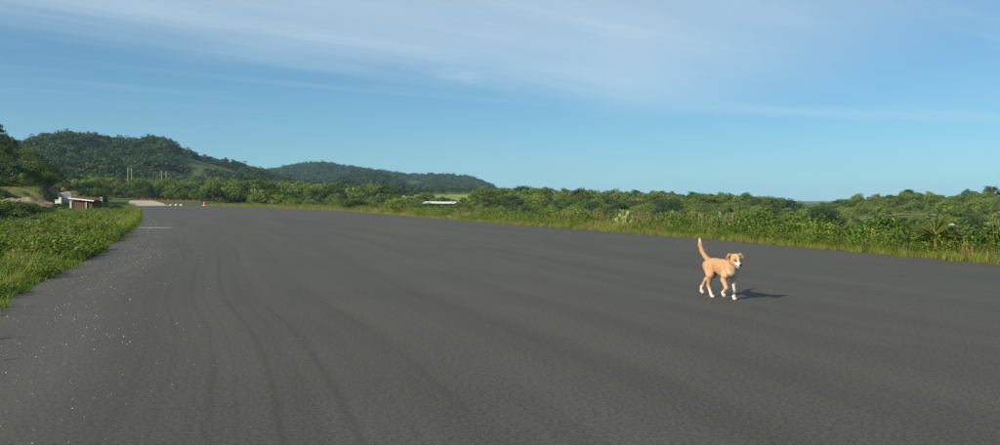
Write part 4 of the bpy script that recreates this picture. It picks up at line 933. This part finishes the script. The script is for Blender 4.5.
# dirt road climbing away behind the shed, as a strip on the terrain
def dirt_road():
    ctr = [(76, 130), (74, 165), (70, 205), (67, 250), (64, 300), (62, 345)]; V = []; Q = []
    c = catmull([(pxz(p, y), y) for p, y in ctr], 14)
    for i, p in enumerate(c):
        t = c[min(i + 1, len(c) - 1)] - c[max(i - 1, 0)]; t /= np.linalg.norm(t); nrm = np.array([t[1], -t[0]])
        for w in np.linspace(-2.6, 2.6, 7):
            q = p + nrm * w; V.append((q[0], q[1], 0.0))
    V = np.array(V); V[:, 2] = height(V[:, 0], V[:, 1]) + 0.12
    for i in range(len(c) - 1):
        for k in range(6): Q.append((i * 7 + k, i * 7 + k + 1, (i + 1) * 7 + k + 1, (i + 1) * 7 + k))
    tag(obj('dirt_road', npmesh('dirt_road', V, Q, M['dirt'], True)), 'grey dirt road climbing behind the rusty shed', kind='structure')
dirt_road()
def mound():
    """rocky earth heap in front of the cut bank"""
    n = 60; cx, cy = pxz(20, 118), 118.0; Q = []
    a, b = np.meshgrid(np.linspace(-1, 1, n + 1), np.linspace(-1, 1, n + 1), indexing='ij'); hh = np.maximum(0, 1 - np.hypot(a, b) ** 2.4); nz_ = fbm(a * 4 + 7, b * 4, 5)
    X = cx + a * 6.5; Y = cy + b * 5; V = np.column_stack([X.ravel(), Y.ravel(), (height(X, Y) - 0.25 + 3.0 * hh * (0.6 + 0.55 * nz_) * (0.8 - 0.2 * a)).ravel()])
    for i in range(n):
        for j in range(n): q = i * (n + 1) + j; Q.append((q, q + n + 1, q + n + 2, q + 1))
    tag(obj('earth_mound', npmesh('earth_mound', V, Q, M['brownrock'], False)), 'bare rocky earth mound below the near left hillside', kind='structure')
mound()

# loose pale gravel scattered over the left of the asphalt
def gravel():
    rg = np.random.default_rng(77); protos = [rock_mesh(60 + i, 0.6, 'pebble', 1) for i in range(4)]
    n = 2600; k = rg.integers(20, 110, n); t = rg.random(n)[:, None]; u = np.clip(np.abs(rg.normal(0.058, 0.036, n) * np.where(k > 70, 0.6, 1)), 0.003, 1)[:, None]; k = np.minimum(k, NL - 2)
    a = LE[k] + (LE[k + 1] - LE[k]) * t; b = RE[k] + (RE[k + 1] - RE[k]) * t; p = a + (b - a) * u
    n2 = 170; k = rg.integers(20, 70, n2); u2 = rg.random(n2)[:, None]; p2 = LE[k] + (RE[k] - LE[k]) * u2 + rg.normal(0, 0.3, (n2, 2))
    s = rg.lognormal(math.log(0.0065), 0.5, n); s2 = rg.lognormal(math.log(0.006), 0.35, n2); P_ = np.vstack([p, p2]); S_ = np.concatenate([s, s2]); r = np.hypot(P_[:, 0], P_[:, 1])
    ok = (r < 55) & (fbm(P_[:, 0] / 1.4, P_[:, 1] / 3.0, 3) > 0.44) & (rg.random(len(r)) < 1.15 - r / 60) & (P_[:, 1] > 3) & (sdist(P_[:, 0], P_[:, 1]) < -0.05); P_ = P_[ok]; S_ = np.minimum(S_[ok], np.maximum(0.010, 0.0017 * r[ok])); S_ = np.maximum(S_, 0.0005 * r[ok]); m = len(P_)
    scatter('loose_gravel', np.column_stack([P_, S_ * 0.15]), rg.uniform(0, 6.28, m), S_, rg.integers(0, 4, m), protos, 'loose pale pebbles scattered over the left of the asphalt', 'gravel')
gravel()
def twig():
    x, y = pxg(8, 361); v, q = tube([(-0.09, 0, 0.006), (-0.03, 0.02, 0.012), (0.03, 0.05, 0.008), (0.11, 0.05, 0.014)], [0.003, 0.004, 0.004, 0.002], 5)
    v2, q2 = tube([(0.03, 0.05, 0.008), (0.07, 0.09, 0.012)], [0.003, 0.0015], 5); V, Q = merge([(v, fixed(v, q)), (v2, fixed(v2, q2))])
    tag(obj('twig', npmesh('twig', V, Q, M['bark'], True), None, (x, y, 0), (0, 0, 0.3), (0.6, 0.6, 0.6)), 'brown forked twig lying on the asphalt at the left', 'twig')
twig()

# ------------------------------------------------------------------ the dog
def surface_nets(Fv, org, h):
    S_ = Fv < 0; n = np.array(Fv.shape) - 1; acc = np.zeros((*n, 3)); cnt = np.zeros(n)
    corners = [(i, j, k) for i in (0, 1) for j in (0, 1) for k in (0, 1)]
    sl = lambda A, c: A[c[0]:c[0] + n[0], c[1]:c[1] + n[1], c[2]:c[2] + n[2]]
    for a in corners:
        for ax in range(3):
            if a[ax]: continue
            b = list(a); b[ax] = 1; fa = sl(Fv, a); fb = sl(Fv, b); cr = (fa < 0) != (fb < 0); t = np.where(cr, fa / np.where(cr, fa - fb, 1), 0)
            for q in range(3): acc[..., q] += np.where(cr, a[q] + (t if q == ax else 0), 0)
            cnt += cr
    act = cnt > 0; idx = -np.ones(n, int); idx[act] = np.arange(act.sum()); ijk = np.argwhere(act)
    V = (ijk + acc[act] / cnt[act][:, None]) * h + org; Q = []
    for ax in range(3):
        o1, o2 = [(1, 2), (2, 0), (0, 1)][ax]; s0 = [slice(1, -1)] * 3; s1 = [slice(1, -1)] * 3; s0[ax] = slice(0, -1); s1[ax] = slice(1, None)
        A = S_[tuple(s0)]; B = S_[tuple(s1)]
        for sgn, mk in ((1, A & ~B), (-1, ~A & B)):
            e = np.argwhere(mk)
            if not len(e): continue
            e[:, o1] += 1; e[:, o2] += 1; c = []
            for d1, d2 in ((-1, -1), (0, -1), (0, 0), (-1, 0)):
                f = e.copy(); f[:, o1] += d1; f[:, o2] += d2; c.append(idx[f[:, 0], f[:, 1], f[:, 2]])
            q = np.stack(c, 1); Q.append(q if sgn > 0 else q[:, ::-1])
    return V, np.vstack(Q)
HEAD_K = 1.16; HEAD_C = np.array([0.325, -0.005, 0.562]); HEAD_R = np.array(Euler((0.0, math.radians(17), math.radians(-5)), 'XYZ').to_matrix()) * HEAD_K
def dog():
    hv = 0.0055; org = np.array([-0.62, -0.22, -0.01]); dims = (np.array([1.24, 0.44, 0.90]) / hv).astype(int)
    G = [org[a] + hv * np.arange(dims[a]) for a in range(3)]; Fv = np.full(dims, 1.0)
    def blend(a, b, ra, rb, k=0.02, sy=1.0, frame=None):
        nonlocal Fv
        a = np.array(a, float); b = np.array(b, float)
        if frame is not None: aw = HEAD_C + HEAD_R @ a; bw = HEAD_C + HEAD_R @ b
        else: aw, bw = a, b
        m = max(ra, rb) * max(1, sy) * 1.2 + k + 0.03; lo = np.minimum(aw, bw) - m; hi = np.maximum(aw, bw) + m
        i0 = np.clip(((lo - org) / hv).astype(int), 0, dims - 1); i1 = np.clip(((hi - org) / hv).astype(int) + 2, 0, dims)
        X, Y, Zz = np.meshgrid(*[G[q][i0[q]:i1[q]] for q in range(3)], indexing='ij'); p = np.stack([X, Y, Zz], -1)
        if frame is not None: p = (p - HEAD_C) @ HEAD_R / HEAD_K ** 2
        s = np.array([1, 1 / sy, 1]); mid = np.array([0, (a[1] + b[1]) / 2, 0]); 
        p = (p - mid) * s; aa = (a - mid) * s; bb = (b - mid) * s; ba = bb - aa; L2 = ba @ ba + 1e-12
        t = np.clip(((p - aa) @ ba) / L2, 0, 1); d = (np.linalg.norm(p - aa - t[..., None] * ba, axis=-1) - (ra + (rb - ra) * t)) * min(1, sy) * (HEAD_K if frame is not None else 1)
        sl = tuple(slice(i0[q], i1[q]) for q in range(3)); f = Fv[sl]; hh = np.clip(0.5 + 0.5 * (f - d) / k, 0, 1)
        Fv[sl] = f * (1 - hh) + d * hh - k * hh * (1 - hh)
    # trunk: deep chest, tucked belly
    blend((0.175, 0, 0.405), (0.04, 0, 0.420), 0.108, 0.098, 0.03, 0.82)
    blend((0.04, 0, 0.425), (-0.13, 0, 0.445), 0.095, 0.078, 0.05, 0.86)
    blend((-0.13, 0, 0.448), (-0.265, 0, 0.450), 0.078, 0.078, 0.05, 0.92)
    blend((0.15, 0, 0.475), (-0.20, 0, 0.485), 0.042, 0.040, 0.05, 1.2)
    blend((0.225, 0, 0.40), (0.225, 0, 0.44), 0.07, 0.07, 0.05, 0.95)
    # neck
    blend((0.19, 0, 0.445), (0.310, -0.008, 0.560), 0.085, 0.056, 0.05, 0.86)
    blend((0.235, 0, 0.40), (0.315, -0.01, 0.525), 0.062, 0.045, 0.04, 0.9)
    # tail, raised
    tl = [(-0.315, 0, 0.50), (-0.405, 0.0, 0.550), (-0.490, 0.0, 0.625), (-0.540, 0.0, 0.710), (-0.555, 0.0, 0.790)]
    for (a, b), (ra, rb) in zip(zip(tl[:-1], tl[1:]), ((0.032, 0.028), (0.028, 0.029), (0.029, 0.026), (0.026, 0.014))): blend(a, b, ra, rb, 0.025)
    blend((-0.27, 0, 0.475), (-0.32, 0, 0.505), 0.055, 0.032, 0.03)
    # head
    H = True
    blend((-0.005, 0, 0.0), (0.012, 0, 0.006), 0.060, 0.056, 0.02, 0.98, H)
    blend((0.02, 0, -0.012), (0.06, 0, -0.020), 0.050, 0.040, 0.03, 1.0, H)
    blend((0.05, 0, -0.022), (0.128, 0, -0.030), 0.037, 0.026, 0.02, 0.92, H)
    blend((0.035, 0, -0.052), (0.112, 0, -0.060), 0.026, 0.015, 0.010, 1.0, H)
    for s in (-1, 1):
        blend((0.02, s * 0.026, -0.024), (0.035, s * 0.022, -0.03), 0.034, 0.03, 0.02, 1, H)
        blend((0.045, s * 0.026, 0.024), (0.052, s * 0.022, 0.022), 0.017, 0.015, 0.02, 1, H)       # brow
        # ears: fold outward, tips dropped
        blend((-0.018, s * 0.044, 0.040), (-0.012, s * 0.074, 0.046), 0.018, 0.017, 0.015, 1, H)
        blend((-0.012, s * 0.074, 0.046), (0.004, s * 0.100, 0.022), 0.017, 0.016, 0.008, 0.8, H)
        blend((0.004, s * 0.100, 0.022), (0.014, s * 0.110, -0.012), 0.016, 0.008, 0.008, 0.7, H)
    def leg(pts, rads, k=0.022):
        for (a, b), (ra, rb) in zip(zip(pts[:-1], pts[1:]), zip(rads[:-1], rads[1:])): blend(a, b, ra, rb, k)
    def paw(p, ang, pitch=0.0):
        c, s_ = math.cos(ang), math.sin(ang)
        for w in (-0.016, -0.0055, 0.0055, 0.016):
            f = 0.030 if abs(w) < 0.01 else 0.022; a = np.array(p) + np.array([0.002 * c - w * s_, 0.002 * s_ + w * c, 0.004]); b = a + np.array([f * c, f * s_, -0.004 + pitch * f]); blend(a, b, 0.0135, 0.0115, 0.006)
    # left front: reaching forward and planted
    leg([(0.175, 0.062, 0.41), (0.205, 0.078, 0.335), (0.160, 0.078, 0.270)], [0.055, 0.045, 0.036]); leg([(0.160, 0.078, 0.270), (0.195, 0.072, 0.125), (0.200, 0.068, 0.050)], [0.034, 0.023, 0.020]); leg([(0.200, 0.068, 0.050), (0.220, 0.066, 0.020)], [0.019, 0.020]); paw((0.220, 0.066, 0.015), -0.05)
    # right front: lifted, wrist folded back
    leg([(0.175, -0.062, 0.41), (0.215, -0.080, 0.340), (0.190, -0.084, 0.275)], [0.055, 0.046, 0.037]); leg([(0.190, -0.084, 0.275), (0.245, -0.076, 0.165)], [0.035, 0.024]); leg([(0.245, -0.076, 0.165), (0.190, -0.070, 0.125), (0.160, -0.068, 0.108)], [0.023, 0.019, 0.020]); paw((0.150, -0.067, 0.096), -0.05, -1.5)
    # right hind: planted under the body
    leg([(-0.235, -0.055, 0.435), (-0.150, -0.080, 0.315)], [0.080, 0.052], 0.03); leg([(-0.150, -0.080, 0.315), (-0.210, -0.068, 0.160)], [0.048, 0.023]); leg([(-0.210, -0.068, 0.160), (-0.160, -0.058, 0.045)], [0.022, 0.018]); leg([(-0.160, -0.058, 0.045), (-0.132, -0.057, 0.020)], [0.018, 0.019]); paw((-0.132, -0.057, 0.015), 0.0)
    # left hind: trailing behind, on its toes
    leg([(-0.245, 0.050, 0.430), (-0.290, 0.062, 0.310)], [0.078, 0.050], 0.03); leg([(-0.290, 0.062, 0.310), (-0.440, 0.036, 0.225)], [0.046, 0.024]); leg([(-0.440, 0.036, 0.225), (-0.530, 0.020, 0.110)], [0.022, 0.018]); leg([(-0.530, 0.020, 0.110), (-0.532, 0.018, 0.072)], [0.018, 0.019]); paw((-0.529, 0.018, 0.060), 0.0, -1.0)
    V, Q = surface_nets(Fv, org, hv)
    for _ in range(2):                                              # relax the voxel steps
        acc = np.zeros_like(V); cnt = np.zeros(len(V))
        for i in range(4): np.add.at(acc, Q[:, i], V[Q[:, (i + 1) % 4]] + V[Q[:, (i + 3) % 4]]); np.add.at(cnt, Q[:, i], 2)
        V = V * 0.5 + 0.5 * acc / cnt[:, None]
    V[:, 2] -= V[:, 2].min()
    # coat: tan, with white legs, chest, blaze and tail tip
    hl = (V - HEAD_C) @ HEAD_R / HEAD_K ** 2; x, y, z = V.T; nz_ = fbm(x * 26 + 5 + y * 9, z * 26 + y * 14, 4) - 0.5
    w = np.zeros(len(V)); up = lambda m: np.maximum(w, m)
    front = x > 0.08
    w = up(np.where(front & (y > 0), smooth01(0.375, 0.31, z + 0.10 * nz_) * smooth01(0.02, 0.04, y), 0)); w = up(np.where(front & (y < 0), smooth01(0.15, 0.10, z + 0.08 * nz_), 0))
    w = up(np.where(~front & (z < 0.4), smooth01(0.155, 0.10, z + 0.08 * nz_), 0))
    w = up(0.7 * smooth01(0.235, 0.28, x + 0.10 * nz_) * smooth01(0.49, 0.43, z + 0.08 * nz_) * smooth01(0.30, 0.34, z)); w = up(0.8 * smooth01(0.33, 0.30, z + 0.05 * nz_) * smooth01(0.0, 0.08, x) * (np.abs(y) < 0.05))
    w = up(smooth01(0.735, 0.765, z + 0.03 * nz_) * (x < -0.3)); w = up(0.6 * smooth01(0.015, 0.0, np.abs(y - 0.03 - 0.1 * (x - 0.2)) - 0.012 + 0.02 * nz_) * 0)
    inhead = (np.linalg.norm(hl - np.array([0.05, 0, -0.01]), axis=1) < 0.14)
    w = np.where(inhead, np.maximum(smooth01(0.013, 0.006, np.abs(hl[:, 1]) + 0.02 * nz_) * smooth01(-0.02, 0.02, hl[:, 0]), smooth01(0.082, 0.100, hl[:, 0] + 0.03 * nz_)), w)
    w = np.where(inhead, np.maximum(w, smooth01(-0.045, -0.058, hl[:, 2]) * smooth01(0.02, 0.05, hl[:, 0])), w)
    dk = np.where(inhead & (np.abs(hl[:, 1]) > 0.055), smooth01(0.062, 0.11, np.abs(hl[:, 1])) * 0.75, 0.0)
    tan = np.array([0.42, 0.240, 0.112]); pale = np.array([0.50, 0.340, 0.190]); white = np.array([0.54, 0.48, 0.39]); brown = np.array([0.22, 0.095, 0.035])
    pl = np.clip(smooth01(0.42, 0.34, z) * 0.55 + nz_ * 0.5, 0, 1)[:, None]
    col = tan * (1 - pl) + pale * pl; col = col * (1 - dk[:, None]) + brown * dk[:, None]; col = col * (1 - w[:, None]) + white * w[:, None]; col *= (1 + 0.30 * nz_)[:, None]
    for s_ in (-1, 1): rim = np.where(inhead & (hl[:, 0] > 0.02), smooth01(0.021, 0.010, np.hypot((hl[:, 1] - s_ * 0.030), 1.2 * (hl[:, 2] - 0.008))), 0)[:, None]; col = col * (1 - 0.75 * rim) + np.array([0.10, 0.04, 0.015]) * 0.75 * rim
    mouth = np.where(inhead, smooth01(0.010, 0.004, np.abs(hl[:, 2] + 0.048)) * smooth01(0.06, 0.08, hl[:, 0]), 0)[:, None]; col = col * (1 - 0.9 * mouth) + np.array([0.05, 0.02, 0.015]) * 0.9 * mouth
    m, N, L, Pb = new_mat('dog_coat'); at = N.new('ShaderNodeAttribute'); at.attribute_name = 'coat'; L.new(at.outputs['Color'], Pb.inputs['Base Color']); Pb.inputs['Roughness'].default_value = 0.75; Pb.inputs['Specular IOR Level'].default_value = 0.2
    Pb.inputs['Sheen Weight'].default_value = 0.15
    tc = N.new('ShaderNodeTexCoord'); mp = N.new('ShaderNodeMapping'); mp.inputs['Scale'].default_value = (60, 200, 130); L.new(tc.outputs['Object'], mp.inputs[0]); nn = N.new('ShaderNodeTexNoise'); nn.inputs['Scale'].default_value = 1.0; nn.inputs['Detail'].default_value = 4; L.new(mp.outputs[0], nn.inputs['Vector'])
    bp = N.new('ShaderNodeBump'); bp.inputs['Strength'].default_value = 0.45; bp.inputs['Distance'].default_value = 0.004; L.new(nn.outputs[0], bp.inputs['Height']); L.new(bp.outputs[0], Pb.inputs['Normal'])
    me = npmesh('body', V, Q, m, True); a = me.attributes.new('coat', 'FLOAT_COLOR', 'POINT'); a.data.foreach_set('color', np.column_stack([np.clip(col, 0, 1), np.ones(len(col))]).astype(np.float32).ravel())
    bm = bmesh.new(); bm.from_mesh(me); bmesh.ops.recalc_face_normals(bm, faces=bm.faces); bm.to_mesh(me); bm.free()
    e = empty('dog', DOG_LOC, 'tan and white short haired dog walking across the asphalt, tail raised', 'dog', rz=DOG_RZ); e.scale = (DOG_S,) * 3
    obj('body', me, e)
    # short fur: fine hairs that lie back along the body and break up the outline
    nrm = np.zeros((len(V), 3)); me.vertices.foreach_get('normal', fl := np.empty(len(V) * 3, np.float32)); nrm = fl.reshape(-1, 3).astype(float); rf = np.random.default_rng(9)
    okv = np.where(~(inhead & (hl[:, 0] > 0.075)))[0]; pick = rf.choice(okv, 26000); p0 = V[pick]; n0 = nrm[pick]
    flow = np.where((p0[:, 2] > 0.52)[:, None] & (p0[:, 0] < -0.33)[:, None], np.array([-0.5, 0, 0.85]), np.array([-0.75, 0, -0.6])); flow = flow - (flow * n0).sum(1, keepdims=True) * n0
    dr = flow * 0.8 + n0 * rf.uniform(0.25, 0.6, (len(pick), 1)) + rf.normal(0, 0.22, (len(pick), 3)); dr /= np.linalg.norm(dr, axis=1, keepdims=True); ln = rf.uniform(0.006, 0.012, (len(pick), 1)) * np.where(inhead[pick], 0.55, 1.0)[:, None] * np.where(p0[:, 2] < 0.12, 0.5, 1.0)[:, None] * np.where((p0[:, 0] < -0.33) & (p0[:, 2] > 0.52), 1.6, 1.0)[:, None]
    sdv_ = np.cross(dr, n0 + rf.normal(0, 0.3, n0.shape)); sdv_ /= np.linalg.norm(sdv_, axis=1, keepdims=True) + 1e-9; hw = 0.0011; b0 = p0 - n0 * 0.001
    FV = np.stack([b0 - sdv_ * hw, b0 + sdv_ * hw, b0 + dr * ln], 1).reshape(-1, 3); fc = np.repeat(np.clip(col[pick] * rf.uniform(0.72, 1.22, (len(pick), 1)), 0, 1), 3, 0)
    fm = npmesh('fur', FV, np.arange(len(FV)).reshape(-1, 3), m, False); a = fm.attributes.new('coat', 'FLOAT_COLOR', 'POINT'); a.data.foreach_set('color', np.column_stack([fc, np.ones(len(fc))]).astype(np.float32).ravel())
    obj('fur', fm, e)
    dark = simple('dog_nose', (0.012, 0.010, 0.010), 0.35, 0.1, 40, spec=0.5); eye = simple('dog_eye', (0.05, 0.022, 0.008), 0.12, 0.1, 40, spec=0.6)
    def ball(name, c, s, mat):
        bm = bmesh.new(); bmesh.ops.create_uvsphere(bm, u_segments=14, v_segments=10, radius=1.0); o = obj(name, bmesh_mesh(name, bm, mat, True), e, tuple(HEAD_C + HEAD_R @ np.array(c)), tuple(Matrix((HEAD_R / HEAD_K).tolist()).to_euler()), tuple(q * HEAD_K for q in s)); return o
    def front(yy, zz, tol=0.006): k = (np.abs(hl[:, 1] - yy) < tol) & (np.abs(hl[:, 2] - zz) < tol) & inhead; return hl[k, 0].max()
    ball('nose', (front(0, -0.020) - 0.004, 0, -0.019), (0.015, 0.0195, 0.0150), dark)
    for s in (-1, 1): ball('eye', (front(s * 0.030, 0.008) - 0.0045, s * 0.030, 0.008), (0.0105, 0.0105, 0.0090), eye)
DOG_LOC = (3.035, 12.325, 0.0); DOG_RZ = math.radians(-90 + 19); DOG_S = 1.0
dog()

# ------------------------------------------------------------------ haze
def haze():
    m = bpy.data.materials.new('haze_air'); m.use_nodes = True; N = m.node_tree.nodes; N.clear()
    pv = N.new('ShaderNodeVolumePrincipled'); pv.inputs['Color'].default_value = (0.42, 0.74, 1.0, 1); pv.inputs['Density'].default_value = 0.00009; pv.inputs['Anisotropy'].default_value = 0.0
    out = N.new('ShaderNodeOutputMaterial'); m.node_tree.links.new(pv.outputs[0], out.inputs['Volume'])
    bm = bmesh.new(); add_box(bm, (0, 0, 30), (19400, 19400, 250)); tag(obj('haze', bmesh_mesh('haze', bm, m)), 'thin blue haze in the air', 'haze', kind='stuff')
haze()
